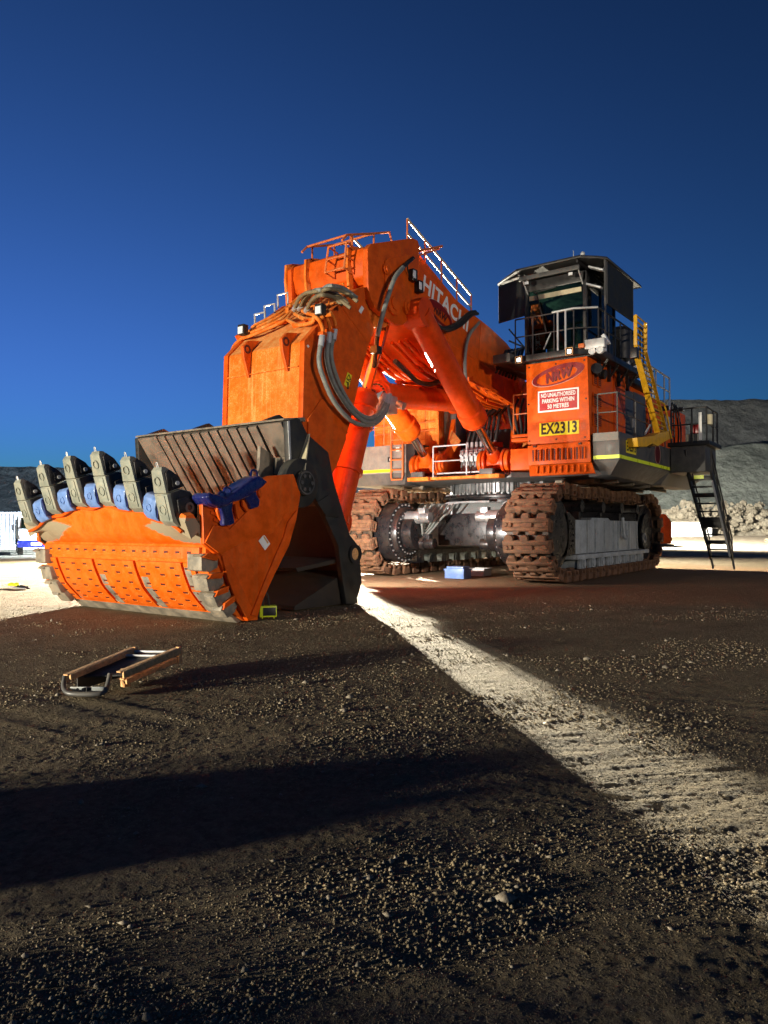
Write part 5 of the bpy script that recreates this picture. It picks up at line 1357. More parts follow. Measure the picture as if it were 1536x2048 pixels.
for k in range(7):
    y = -.2 + k * .17
    mb = MB(); mb.bb(3.3, 3.5, y - .06, y + .06, 3.75, 4.12); mb.cyl((3.5, y, 3.95), (3.58, y, 3.95), .05, n=10); mb.cyl((3.1, y, 4.2), (3.1, y, 4.42), .055, n=10); mb.build('spool', M['galv'], vb, bevel=.01)
    mb = MB(); mb.tube(smooth_path([(3.45, y, 3.75), (3.55, y + .02, 3.55), (3.5, y + .05 * math.sin(k * 2), 3.3), (3.2, y, 3.15)], 5), .032, 7); mb.build('hose', M['galv'] if k % 2 else M['hose'], vb)
    mb = MB(); mb.tube(smooth_path([(3.1, y, 4.4), (3.0, y + .1, 4.9 + .05 * k), (2.6, y - .1, 5.3), (2.3, y, 5.6)], 6), .05, 8); mb.build('hose', M['rubber'], vb)
for k in range(9):                                              # swivel hoses and bright pipes between ring and frame
    y = -1.5 + k * .42
    mb = MB(); mb.tube([(2.18 - .1 * abs(k - 4) , y, 2.75), (2.18 - .1 * abs(k - 4), y, 3.12)], .05 + .02 * (k % 3), 8); mb.build('swivel_pipe', M['steel'] if k % 3 else M['rubber'], EX)
# orange guards beside the cylinder feet
for y, s in ((2.05, 1), (-.35, -1)):
    mb = MB(); mb.slab([(3.7, y, 4.05), (3.2, y + .5 * s, 4.55), (2.9, y + .55 * s, 4.9), (3.35, y - .05 * s, 4.45)], (1, 0, .6), .05); mb.build('foot_guard', M['orange_dusty'], EX, bevel=.01)
mb = MB(); mb.bb(3.6, 4.35, 1.95, 2.62, 3.32, 3.95); mb.build('frame_box', M['orange'], EX, bevel=.015)
mb = MB(); mb.bb(4.1, 4.5, 2.05, 2.6, 4.15, 4.25); mb.bb(4.1, 4.5, 2.05, 2.6, 4.28, 4.36); mb.build('side_step', M['orange'], EX, bevel=.008)
hrail('side_step_rail', [(4.4, 2.08, 4.36), (4.4, 2.55, 4.36)], 1.2, M['rail_orange'], EX, r=.022)
for k in range(5):
    mb = MB(); mb.tube(smooth_path([(2.4, 1.1 + .2 * k, 5.8), (2.9, 1.2 + .2 * k, 5.5 - .1 * k), (2.8, 1.3 + .15 * k, 4.8), (2.3, 1.4, 4.3)], 6), .045, 8); mb.build('bay_hose', M['rubber'], EX)

# ---- cab deck and cab
mb = MB(); mb.plate([(4.78, 1.95), (4.78, 4.1), (4.45, 4.72), (.4, 4.78), (.4, 1.95)], 6.44, 6.62)
dk = mb.build('cab_deck', M['cab_black'], EX, bevel=.015)
mb = MB(); mb.bb(1.2, 4.5, 2.45, 4.5, 6.404, 6.438); mb.build('deck_frame', M['black'], dk)
mb = MB(); mb.bb(4.2, 5.0, 1.70, 2.25, 6.45, 6.70); mb.build('deck_wing', M['dark_grey'], dk, bevel=.015)
for x in (1.0, 1.9, 2.8, 3.7):
    mb = MB(); mb.prism([(x, 6.43), (x, 5.95), (x + .08, 5.95), (x + .08, 6.43)], 4.41, 4.5); mb.bar((x + .04, 4.42, 6.0), (x + .04, 4.72, 6.42), .06, .06); mb.build('deck_bracket', M['black'], dk)
mb = MB(); mb.cyl((3.95, 4.42, 6.05), (4.2, 4.55, 6.1), .16, n=14); mb.cyl((3.6, 4.42, 6.05), (3.6, 4.6, 6.02), .14, n=14); mb.build('horn', M['black'], dk)
CB = empty('cab', parent=EX)
X0, X1, Y0, Y1, Z0, Z1 = 1.5, 4.0, 2.35, 4.16, 6.64, 8.98
def post(x, y, z0=Z0, z1=Z1, s=.12): 
    mb = MB(); mb.bb(x - s / 2, x + s / 2, y - s / 2, y + s / 2, z0, z1); return mb.build('pillar', M['cab_black'], CB, bevel=.02)
for x, y in ((X1, Y0), (X1, Y1), (X0, Y0), (X0, Y1), (2.75, Y0), (2.75, Y1)): post(x, y)
mb = MB(); mb.bb(X0, X1 + .05, Y0, Y1, Z0, Z0 + .10); mb.build('floor', M['cab_black'], CB)
mb = MB(); mb.bb(X0 - .04, X1 + .06, Y0 - .05, Y1 + .05, 8.70, 9.02); mb.build('header', M['cab_black'], CB, bevel=.03)
mb = MB(); mb.bb(X0 - .05, X0 + .02, Y0, Y1, Z0, 8.7); mb.build('rear_wall', M['cab_black'], CB)
mb = MB(); mb.bb(X0, 2.75, Y1 - .02, Y1 + .03, Z0, 7.5); mb.build('lower_side', M['cab_black'], CB)
for pts, n_ in (([(X1 + .02, Y0 + .06, 6.9), (X1 + .02, Y1 - .06, 6.9), (X1 + .02, Y1 - .06, 8.7), (X1 + .02, Y0 + .06, 8.7)], (1, 0, 0)),
                ([(2.81, Y1 + .01, 6.8), (X1 - .06, Y1 + .01, 6.8), (X1 - .06, Y1 + .01, 8.7), (2.81, Y1 + .01, 8.7)], (0, 1, 0)),
                ([(1.56, Y1 + .01, 7.5), (2.69, Y1 + .01, 7.5), (2.69, Y1 + .01, 8.7), (1.56, Y1 + .01, 8.7)], (0, 1, 0)),
                ([(2.81, Y0 - .01, 6.8), (X1 - .06, Y0 - .01, 6.8), (X1 - .06, Y0 - .01, 8.7), (2.81, Y0 - .01, 8.7)], (0, -1, 0)),
                ([(1.56, Y0 - .01, 7.3), (2.69, Y0 - .01, 7.3), (2.69, Y0 - .01, 8.7), (1.56, Y0 - .01, 8.7)], (0, -1, 0))):
    mb = MB(); mb.slab(pts, n_, .012); mb.build('window', M['glass'], CB)
mb = MB(); mb.bb(X1 + .035, X1 + .06, Y0 + .1, Y1 - .1, 8.42, 8.56); mb.build('sun_blind', M['cream'], CB)
mb = MB(); mb.bar((X1 + .09, 3.3, 8.68), (X1 + .09, 2.6, 8.62), .05, .04); mb.bar((X1 + .1, 2.7, 8.62), (X1 + .1, 3.0, 7.4), .03, .03); mb.build('wiper', M['black'], CB)
mb = MB(); mb.bb(2.3, 2.95, 2.85, 3.45, 7.15, 7.3); mb.bb(2.2, 2.38, 2.85, 3.45, 7.3, 8.15); mb.bb(2.24, 2.36, 3.0, 3.3, 8.17, 8.4); mb.cyl((2.6, 3.15, 6.75), (2.6, 3.15, 7.15), .15, n=12); mb.build('seat', M['rubber'], CB, bevel=.05, seg=3)
for y in (2.7, 3.6): mb = MB(); mb.bb(2.5, 3.1, y - .1, y + .1, 6.75, 7.45); mb.tube([(3.0, y, 7.45), (3.02, y, 7.68)], .025, 7); mb.build('console', M['dark_grey'], CB, bevel=.02)
mb = MB(); mb.bb(3.55, 3.62, 3.75, 4.05, 7.5, 7.85); mb.bb(3.5, 3.58, 2.5, 2.75, 7.3, 7.6); mb.build('monitor', M['black'], CB, bevel=.01)
mb = MB(); mb.bar((4.05, 2.9, 6.9), (4.05, 3.12, 7.35), .03, .03); mb.build('brace', M['galv'], CB)
# overhanging roof with angled corners
RP = [(4.58, 2.26), (4.60, 4.2), (4.25, 4.60), (4.02, 4.80), (.95, 4.88), (.95, 1.28), (3.82, 1.30)]
mb = MB(); mb.plate(RP, 9.22, 9.28); rfo = mb.build('roof', M['cab_black'], CB, bevel=.01)
mb = MB(); mb.tube([(x, y, 9.22) for x, y in RP], .022, 7, closed=True); mb.build('roof_edge', M['dark_grey'], rfo)
for (x0, y0_, x1, y1_) in ((4.5, 2.3, 2.0, 2.3), (4.5, 4.1, 2.0, 4.1), (2.2, 1.4, 2.2, 4.7), (3.4, 1.4, 3.4, 4.7)): mb = MB(); mb.bar((x0, y0_, 9.16), (x1, y1_, 9.16), .06, .09); mb.build('roof_beam', M['cab_black'], rfo)
mb = MB(); mb.bb(4.40, 4.48, 2.3, 4.15, 8.93, 9.06); mb.build('brow_beam', M['dark_grey'], rfo, bevel=.01)
for y in (2.4, 4.1): mb = MB(); mb.bar((4.0, y, 8.6), (4.45, y, 9.0), .03, .03); mb.build('brow_stay', M['galv'], rfo)
for y in (2.55, 3.9): mb = MB(); mb.box((4.42, y, 8.84), (.1, .16, .12)); l_ = mb.build('brow_lamp', M['black'], rfo, bevel=.015); mb = MB(); mb.box((4.477, y, 8.84), (.01, .12, .08)); mb.build('lens', M['lamp_lens'], l_)
mb = MB(); mb.tube([(3.3, 3.55, 9.28), (3.3, 3.55, 9.95)], .012, 6); mb.build('antenna', M['galv'], rfo)
mb = MB(); mb.ball((4.45, 4.25, 9.34), .07); mb.build('beacon', M['galv'], rfo)
# hanging shade panels
def shade(pts, n_, name='shade_panel'):
    mb = MB(); mb.slab(pts, n_, .012); p_ = mb.build(name, M['mesh_shade'], CB)
    mb = MB(); mb.tube(pts, .025, 6, closed=True); mb.build('shade_frame', M['cab_black'], p_); return p_
shade([(3.82, 1.33, 8.0), (4.12, 2.36, 8.0), (4.12, 2.36, 9.15), (3.82, 1.33, 9.15)], (1, -.4, 0))
shade([(4.0, 4.78, 7.95), (1.75, 4.84, 7.95), (1.75, 4.84, 9.15), (4.0, 4.78, 9.15)], (0, 1, 0))
mb = MB(); mb.tube([(4.02, 4.74, 6.62), (4.02, 4.74, 9.2)], .03, 8); mb.build('shade_post', M['dark_grey'], CB)
for (x, y, z) in ((4.1, 4.45, 8.45), (4.05, 4.5, 8.95)):
    mb = MB(); mb.bar((x, y - .2, z + .12), (x, y + .22, z - .06), .2, .05); mb.build('mirror', M['galv'], CB, bevel=.01)
# deck rails
hrail('deck_rail', [(4.72, 2.3, 6.62), (4.72, 2.85, 6.62), (4.72, 3.5, 6.62), (4.72, 4.08, 6.62)], 1.1, M['cab_black'], dk, r=.022)
mb = MB(); mb.tube([(4.72, 3.45, 7.73), (4.72, 4.08, 7.74), (4.42, 4.68, 7.74), (2.6, 4.72, 7.74), (.6, 4.74, 7.74)], .027, 8); mb.tube([(4.72, 3.6, 7.2), (4.72, 4.08, 7.2), (4.42, 4.68, 7.2), (2.6, 4.72, 7.2)], .022, 8)
for x, y in ((4.72, 3.62), (4.72, 3.85), (4.42, 4.68), (3.6, 4.7), (2.6, 4.72), (1.6, 4.73), (.6, 4.74)): mb.tube([(x, y, 6.6), (x, y, 7.74)], .024, 8)
mb.build('deck_rail', M['cab_black'], dk)
mb = MB(); mb.tube([(4.75, 3.45, 7.74), (4.75, 4.08, 7.75), (4.45, 4.68, 7.75)], .03, 8)
for x, y in ((4.75, 3.62), (4.75, 3.85)): mb.tube([(x, y, 6.6), (x, y, 7.74)], .028, 8)
mb.build('pale_deck_rail', M['galv'], dk)  # pale copy of the deck rail's front-right stretch
mb = MB(); mb.tube(smooth_path([(.9, 4.78, 6.6), (.9, 4.82, 7.6), (.9, 4.8, 7.95), (.6, 4.8, 7.95), (.5, 4.8, 7.6), (.5, 4.8, 6.6)], 4), .03, 8); mb.tube([(.5, 4.8, 8.0), (-.9, 4.4, 8.35)], .03, 7); mb.tube([(.5, 4.8, 7.8), (-.9, 4.4, 8.15)], .03, 7); mb.build('ladder_hoop', M['cab_black'], dk)
# work lights on the deck edge
for px, py in ((1038, 720), (1139, 703)):
    p = ox(px, py, 4.95); mb = MB(); mb.box((4.9, p.y, p.z), (.14, .22, .2)); l_ = mb.build('deck_lamp', M['black'], dk, bevel=.02)
    mb = MB(); mb.box((4.976, p.y, p.z), (.012, .1, .1)); mb.build('lamp_glass', M['lit_lamp'], l_)
    mb = MB(); mb.ring((4.98, p.y, p.z), (1, 0, 0), .15, .13, .03, 4); mb.build('lamp_frame', M['rust'], l_)
p = ox(1188, 686, 4.75)
mb = MB(); mb.box((4.62, p.y, p.z), (.2, .56, .26)); wb = mb.build('headlamp_box', M['galv'], dk, bevel=.015)
for k in (-.1, .12):
    mb = MB(); mb.ring((4.68, p.y + .03 + k, p.z - .2), (1, 0, 0), .1, .07, .1, 20); mb.cyl((4.62, p.y + .03 + k, p.z - .2), (4.7, p.y + .03 + k, p.z - .2), .07, n=16); mb.build('headlamp', M['lamp_lens'], wb)
p = ox(1162, 691, 4.8); mb = MB(); mb.box((4.75, p.y, p.z), (.12, .16, .12)); mb.build('marker_lamp', M['rail_orange'], dk, bevel=.02)
mb = MB(); mb.box((4.3, 4.85, 6.85), (.2, .1, .3), m=Matrix.Rotation(.5, 3, 'X')); mb.box((4.4, 4.8, 6.55), (.18, .15, .1)); mb.build('side_mirror', M['lamp_lens'], dk, bevel=.02)
# black stair between boom and cab
mb = MB()
for k in range(7): mb.bar((2.2 + .22 * k, 1.42, 7.55 - .06 * k), (2.9 + .22 * k, 1.42, 6.35), .07, .05)
for k in range(3): mb.tube([(2.0, 1.35, 7.6 + .0 * k), (4.3, 1.9, 6.9 + .35 * k)], .025, 6)
mb.bb(2.0, 4.2, 1.38, 1.95, 6.50, 6.56)
mb.build('boom_side_walkway', M['cab_black'], EX)

# ---- yellow escape ladder folded against the flank
YL = 5.42
LD = empty('escape_ladder', parent=EX); LD['label'] = 'yellow escape ladder leaning against the cab side'
def lpt(px, py, y=YL): return oy(px, py, y)
A = [lpt(1271, 630), lpt(1271, 690), lpt(1318, 868)]
off = Vector((-1.0, .0, .0))
for k, o_ in enumerate((Vector((0, 0, 0)), off)):
    for i in range(2):
        mb = MB(); mb.bar(A[i] + o_, A[i + 1] + o_ * 1.0, .05, .10, up=(0, 1, 0)); mb.build('stringer', M['yellow'], LD, bevel=.01)
for k in range(22):
    t = k / 21
    p = A[0].lerp(A[1], t / .25) if t < .25 else A[1].lerp(A[2], (t - .25) / .75)
    mb = MB(); mb.tube([p, p + off], .022, 7); mb.build('rung', M['yellow'], LD)
q0, q1 = A[1].lerp(A[2], .55) , A[2]
mb = MB(); mb.tube([q0 + off * 1.1, q0 + off * 1.7, A[1].lerp(A[2], .62) + off * 1.75, q1 + off * 1.5, q1 + off * 1.05], .03, 8); mb.build('guard_hoop', M['yellow'], LD)
for o_ in (.12, .3): mb = MB(); mb.bar(A[1].lerp(A[2], .06) + off * o_ + Vector((0, -.1, 0)), A[2] + off * o_ + Vector((0, -.1, 0)), .05, .1, up=(0, 1, 0)); mb.build('stringer', M['yellow'], LD, bevel=.008)
FT = xz([(1266, 876), (1300, 872), (1312, 866), (1330, 862), (1333, 878), (1318, 886), (1308, 893), (1296, 888), (1285, 894), (1268, 894)], YL)
mb = MB(); mb.prism(FT, YL - .22, YL + .12); mb.build('ladder_foot', M['yellow'], LD, bevel=.015)
mb = MB(); mb.tube([lpt(1290, 868), lpt(1300, 850)], .03, 7); mb.build('stay', M['galv'], LD)
mb = MB(); mb.box(A[1] + Vector((.1, 0, -.25)), (.2, .2, .3)); mb.build('hinge', M['oily'], LD, bevel=.02)

# ---- boarding landing and hanging stairs
LN = empty('stair_landing', parent=EX)
mb = MB(); mb.bb(-2.6, -.9, 5.27, 6.35, 3.42, 4.28); mb.build('landing_box', M['dark_grey'], LN, bevel=.02)
mb = MB(); mb.bb(-2.7, -.8, 5.2, 6.5, 4.284, 4.42); mb.build('landing_floor', M['black'], LN, bevel=.01)
mb = MB(); mb.bb(-6.0, -.87, 4.2, 5.24, 3.45, 4.25); mb.build('rear_skirt', M['dark_grey'], LN, bevel=.02)
mb = MB(); n = 4; mb.add([(-.9, 5.24, 3.44), (-.9, 4.3, 3.44), (-5.5, 4.3, 3.44), (-5.5, 5.24, 3.44), (-1.1, 4.9, 3.05), (-1.1, 4.3, 3.05), (-5.2, 4.3, 3.05), (-5.2, 4.9, 3.05)], [(0, 1, 2, 3), (7, 6, 5, 4)] + [(i, i + 4, (i + 1) % 4 + 4, (i + 1) % 4) for i in range(4)]); mb.build('rear_lower_skirt', M['grey'], LN)
hrail('landing_rail', [(-.9, 5.3, 4.42), (-.9, 5.95, 4.42), (-.9, 6.4, 4.42), (-1.9, 6.4, 4.42), (-2.6, 6.4, 4.42)], 1.1, M['black'], LN, r=.028)
mb = MB()
for x in (-.95, -1.3): mb.tube(smooth_path([(x, 5.3, 4.42), (x, 5.3, 5.6), (x - .15, 5.3, 5.75), (x - .4, 5.35, 5.5), (x - .5, 5.4, 4.9), (x - .45, 5.4, 4.42)], 5), .028, 7)
for k in range(5): mb.tube([(-.95, 5.3, 4.65 + .22 * k), (-1.3, 5.3, 4.65 + .22 * k)], .02, 6)
mb.build('step_frame', M['black'], LN)
mb = MB(); mb.cyl((-1.0, 6.46, 4.95), (-1.0, 6.46, 5.27), .11, n=16); mb.build('warning_canister', M['cream'], LN)
mb = MB(); mb.bb(-1.2, -.95, 5.75, 6.1, 4.43, 4.68); mb.build('landing_crate', M['cream'], LN, bevel=.02)
mb = MB(); mb.bb(-1.3, -1.1, 5.85, 6.15, 4.7, 5.0); mb.build('extinguisher_box', M['tail_red'], LN, bevel=.02)
mb = MB(); mb.box((-.84, 6.22, 4.9), (.04, .09, .9)); mb.build('reflector_strip', M['sign_white'], LN)
STR = empty('boarding_stairs', parent=EX); STR['label'] = 'dark folding boarding stairs hanging behind the near track'
sA, sB = Vector((-1.05, 5.78, 3.4)), Vector((-4.55, 5.78, .48))
wS = Vector((0, .72, 0))
for o_ in (Vector((0, 0, 0)), wS):
    mb = MB(); mb.bar(sA + o_, sB + o_, .06, .22); mb.build('stringer', M['black'], STR, bevel=.01)
for k in range(11):
    p = sA.lerp(sB, .06 + k * .092)
    mb = MB(); mb.box(p + wS / 2, (.24, .70, .05 if k not in (0, 2, 5, 8) else .14)); mb.build('tread', M['black'], STR, bevel=.006)
mb = MB(); mb.box(sA.lerp(sB, .55) + wS / 2, (.1, .78, .34)); mb.build('fold_joint', M['black'], STR, bevel=.02)
for o_ in (Vector((0, -.02, 0)), wS + Vector((0, .02, 0))):
    mb = MB(); up = Vector((.18, 0, .75))
    mb.tube([sA + o_ + up, sB + o_ + up], .026, 7); mb.tube([sA + o_ + up * .5, sB + o_ + up * .5], .022, 7)
    for t in (0, .28, .55, .8, 1.0): mb.tube([sA.lerp(sB, t) + o_, sA.lerp(sB, t) + o_ + up], .024, 7)
    mb.build('stair_rail', M['black'], STR)
for o_ in (Vector((0, 0, 0)), wS):
    mb = MB(); mb.bar(sB + o_, sB + o_ + Vector((-.35, 0, -.38)), .05, .12); mb.build('stair_foot', M['grey'], STR)
mb = MB(); mb.bar(sA + wS + Vector((0, .02, -.3)), sB + wS + Vector((.6, .02, .1)), .04, .1); mb.build('lift_strut', M['galv'], STR)
mb = MB(); mb.bb(-1.2, -1.12, 5.95, 6.25, 3.2, 3.32); mb.build('reflective_stripe', M['stripe'], STR)

# ------------------------------------------------------------------ other things on the pad
# steel frame lying on the ground in front of the bucket
fr0 = oz(175, 1385)
FRM = empty('steel_frame', fr0)
tag(FRM, 'rusty steel channel frame with grey tube bow lying on the dirt before the bucket', 'frame')
def loc(p): return Vector(p) - fr0
def bar_l(mb, a, b, w, h): mb.bar(loc(a), loc(b), w, h); return mb
def gz(px, py, z): return oz(px, py, z)
for nm, a, b, h_ in (('channel', gz(246, 1350, .19), gz(360, 1302, .30), .07), ('channel', gz(252, 1363, .09), gz(357, 1319, .19), .055), ('channel', gz(140, 1355, .16), gz(272, 1300, .27), .06), ('channel', gz(186, 1340, .08), gz(268, 1309, .18), .06)):
    mb = MB(); bar_l(mb, a, b, .022, h_); d_ = (b - a)
    o = mb.build(nm, M['rust'], FRM, bevel=.005)
    mb = MB(); bar_l(mb, a + Vector((.03, -.03, h_ * .42)), b + Vector((.03, -.03, h_ * .42)), .05, .012); mb.build('channel_flange', M['rust'], o)
for a, b in ((gz(270, 1303, .26), gz(352, 1304, .29)), (gz(250, 1311, .24), gz(330, 1312, .26)), (gz(232, 1324, .18), gz(300, 1325, .2))):
    mb = MB(); mb.tube([loc(a), loc(b)], .014, 8); mb.build('cross_tube', M['galv'], FRM)
for p, s in ((gz(251, 1355, .10), (.07, .07, .18)), (gz(158, 1363, .07), (.03, .03, .13)), (gz(358, 1310, .24), (.05, .05, .18)), (gz(271, 1300, .27), (.05, .05, .07))):
    mb = MB(); mb.box(loc(p), s); mb.build('upright', M['galv'] if s[0] < .05 else M['rust'], FRM, bevel=.006)
P_ = [gz(130, 1352, .17), gz(127, 1372, .09), gz(133, 1384, .05), gz(150, 1388, .04), (gz(190, 1388, .04)), gz(208, 1384, .05), gz(215, 1370, .1), gz(220, 1348, .19)]
mb = MB(); mb.tube([loc(p) for p in smooth_path(P_, 6)], .023, 10); bw = mb.build('tube_bow', M['dark_grey'], FRM)
mb = MB(); mb.slab([loc(gz(140, 1376, .08)), loc(gz(213, 1376, .08)), loc(gz(205, 1385, .03)), loc(gz(148, 1385, .03))], (0, 0, 1), .012)
mb.build('bow_plate', M['frame_grey'], bw, bevel=.004)
mb = MB(); mb.box(loc(gz(175, 1378, .10)), (.05, .05, .03))
for px in (155, 166): mb.cyl(loc(gz(px, 1379, .09)), loc(gz(px, 1379, .105)), .014, n=8)
mb.build('bow_bolt', M['black'], bw)

mb = MB(); mb.slab([loc(gz(150, 1356, .12)), loc(gz(246, 1352, .14)), loc(gz(352, 1304, .26)), loc(gz(270, 1304, .24))], (0, 0, 1), .012); mb.build('dark_sheet', M['black'], FRM)  # dark sheet added between the channels to widen the frame's shadow

for a, b in ((gz(146, 1356, .14), gz(271, 1301, .25)),):
    a0, b0 = a.copy(), b.copy(); a0.z = .02; b0.z = .02
    mb = MB(); mb.slab([loc(a) + Vector((-.03, .02, 0)), loc(b) + Vector((-.03, .02, 0)), loc(b0) + Vector((-.03, .02, 0)), loc(a0) + Vector((-.03, .02, 0))], (-.5, .8, 0), .008); mb.build('shadow_plate', M['black'], FRM)  # dark plate added along the far rail to fill out its shadow

# yellow portable work light hung under the jaw
wl0 = Vector((14.95, 2.75, 0.0)); wl0 = oz(536, 1237)
WL = empty('work_light', wl0)
tag(WL, 'small fluorescent yellow portable work light hanging beneath the rear corner of the bucket jaw', 'work light')
R_ = Matrix.Rotation(math.radians(48), 3, 'Z')
def wbox(c, s, mat, nm, par, bev=.01): mb = MB(); mb.box(R_ @ Vector(c), s, m=R_); return mb.build(nm, mat, par, bevel=bev)
bd = wbox((0, 0, .13), (.18, .30, .20), M['hiviz'], 'housing', WL, .02)
wbox((.094, .02, .13), (.012, .22, .14), M['black'], 'lens', WL, .004)
mb = MB(); mb.tube([R_ @ Vector(p) for p in smooth_path([(0, -.09, .2), (0, -.09, .38), (0, -.05, .46), (0, 0, .38), (0, .02, .2)], 6)], .018, 8); mb.build('carry_strap', M['rubber'], WL)
for y in (-.1, .1): wbox((0, y, .03), (.12, .02, .06), M['hiviz'], 'foot', WL)

# crates under the machine
def crate(name, loc_, rz, size, mat, label, lid=None, grp=None):
    t = empty(name, loc_, rz); tag(t, label, 'crate', grp)
    x, y, z = size
    mb = MB(); mb.bb(-x / 2, x / 2, -y / 2, y / 2, 0, .03); mb.build('base', mat, t)
    for s in (-1, 1):
        mb = MB(); mb.bb(-x / 2, x / 2, s * (y / 2 - .03), s * y / 2, .03, z); mb.build('side', mat, t, bevel=.006)
        mb = MB(); mb.bb(s * (x / 2 - .03), s * x / 2, -y / 2 + .031, y / 2 - .031, .03, z); mb.build('end', mat, t, bevel=.006)
    mb = MB()
    for s in (-1, 1): mb.bb(-x / 2 - .02, x / 2 + .02, s * (y / 2 + .001), s * (y / 2 + .025), z - .05, z)
    mb.build('rim', mat, t)
    if lid: mb = MB(); mb.bb(-x / 2 + .02, x / 2 - .05, -y / 2 + .04, y / 2 - .04, z - .01, z + .07); mb.build('lid', lid, t, bevel=.015)
    return t
crate('plastic_crate', oz(916, 1156), math.radians(3), (.55, .66, .30), M['blue'], 'blue plastic crate on the ground between the tracks', M['blue'])
crate('metal_tray', oz(958, 1151), math.radians(3), (.6, .62, .25), M['white'], 'pale open tray beside the blue crate between the tracks')

# shipping container wall far left
def container(name, p, rz, L, H, label, mat, per=.30, W=2.4):
    t = empty(name, p, rz); tag(t, label, 'container')
    for s in (0, 1):
        prof = []; x = 0
        while x < L - .01:
            for dx, dy in ((0, 0), (.10, 0), (.14, .055), (.25, .055), (per - .01, 0)): prof.append((x + dx, dy))
            x += per
        y = 0 if s == 0 else W
        vs_ = [(a, y - b if s == 0 else y + b, .18) for a, b in prof] + [(a, y - b if s == 0 else y + b, H - .12) for a, b in prof]; n = len(prof)
        mb = MB(); mb.add(vs_, [(i, i + 1, n + i + 1, n + i) for i in range(n - 1)]); mb.build('corrugated_side', mat, t, angle=20)
    mb = MB(); mb.bb(0, L, 0.02, W - .02, H - .1, H - .06); mb.build('roof', mat, t)
    for z0, z1 in ((0.02, .18), (H - .12, H)):
        for y in (0, W): mb = MB(); mb.bb(0, L, y - .07, y + .07, z0, z1); mb.build('rail', mat, t, bevel=.01)
    for x in (0, L):
        for y in (0, W): mb = MB(); mb.bb(x - .08, x + .08, y - .09, y + .09, 0, H + .005); mb.build('corner_post', mat, t, bevel=.01)
        mb = MB(); mb.bb(x - .03, x + .03, .1, W - .1, .1, H - .1); mb.build('end_wall', mat, t)
    return t
camrz = math.atan2(RGT.y, RGT.x)
container('shipping_container', rf(-35.0, 52.5), camrz, 12.2, 2.72, 'white corrugated shipping container behind the truck at far left', M['white'])
zc = float(ground_z(np.array(24.0), np.array(63.0)))
container('shipping_container', rf(23.2, 64.5, zc - .15), camrz + .10, 6.1, 1.5, 'low white corrugated container at the foot of the bank behind the stairs', M['white'], per=.2, W=2.0)

# service truck at the far left
def truck(name, p, rz, label):
    t = empty(name, p, rz); tag(t, label, 'truck')
    mb = MB(); mb.bb(-2.6, 2.4, -.85, .85, .55, .82); mb.build('chassis', M['oily'], t, bevel=.02)
    c = MB(); c.prism([(.9, .85), (2.55, .85), (2.62, 1.35), (2.3, 1.5), (1.95, 2.2), (1.75, 2.3), (.9, 2.3)], -.95, .95); cabo = c.build('cab_body', M['white'], t, bevel=.05, seg=3)
    mb = MB(); mb.slab([(2.34, -.8, 1.52), (2.34, .8, 1.52), (1.99, .75, 2.17), (1.99, -.75, 2.17)], (.8, 0, .5), .015); mb.build('windscreen', M['glass'], cabo)
    for s in (-1, 1):
        mb = MB(); mb.slab([(1.05, s * .955, 1.5), (2.1, s * .955, 1.5), (1.8, s * .955, 2.15), (1.05, s * .955, 2.15)], (0, s, 0), .012); mb.build('side_window', M['mesh_shade'], cabo)
        mb = MB(); mb.bar((2.25, s * 1.0, 1.7), (2.25, s * 1.2, 1.7), .04, .04); mb.box((2.25, s * 1.22, 1.62), (.06, .16, .34)); mb.build('mirror', M['black'], cabo)
        mb = MB(); mb.box((2.63, s * .7, 1.05), (.05, .3, .18)); mb.build('headlight', M['lamp_lens'], cabo, bevel=.02)
    mb = MB(); mb.bb(2.5, 2.75, -1.0, 1.0, .45, .85); bp = mb.build('bumper', M['dark_blue'], t, bevel=.04); mb = MB(); mb.bb(2.752, 2.76, -.28, .28, .58, .74); mb.build('number_plate', M['sign_white'], bp)
    b = MB(); b.bb(-2.7, .8, -1.05, 1.05, .84, .95); b.build('tray', M['dark_blue'], t, bevel=.02)
    b = MB(); b.bb(-2.6, .7, -1.02, 1.02, .96, 2.1); cn = b.build('canopy', M['white'], t, bevel=.04)
    mb = MB(); mb.box((-.6, 1.03, 1.8), (.5, .012, .15)); mb.box((-1.5, 1.03, 1.2), (.9, .012, .12)); mb.build('hazard_tape', M['stripe'], cn)
    mb = MB(); mb.bb(-2.75, -2.68, -1.0, 1.0, .5, .95); tg = mb.build('tail_board', M['dark_blue'], t); mb = MB(); mb.box((-2.76, 0, .75), (.01, .5, .14)); mb.build('number_plate', M['sign_white'], tg)
    for s in (-1, 1): mb = MB(); mb.box((-2.77, s * .8, .75), (.03, .2, .12)); mb.build('tail_light', M['tail_red'], tg)
    for x, r in ((1.75, .44), (-1.6, .44)):
        for s in (-1, 1):
            mb = MB(); mb.cyl((x, s * .66, r), (x, s * .95, r), r, n=24); wh = mb.build('wheel', M['rubber'], t, bevel=.03); mb = MB(); mb.cyl((x, s * .955, r), (x, s * .97, r), .24, n=18); mb.build('rim', M['galv'], wh)
    mb = MB(); mb.bar((-.1, 0, 2.12), (-.1, 0, 2.62), .06, .06); mb.box((-.1, 0, 2.62), (.12, .5, .1)); mb.build('beacon_bar', M['black'], t)
    mb = MB(); mb.tube([(.75, -.95, 1.0), (.75, -.95, 2.5), (.75, .95, 2.5), (.75, .95, 1.0)], .035, 7); mb.build('headboard', M['galv'], t)
    return t
truck('service_truck', rf(-21.3, 44.2), camrz + math.radians(-62), 'white service truck with dark bumper parked before the container at far left')

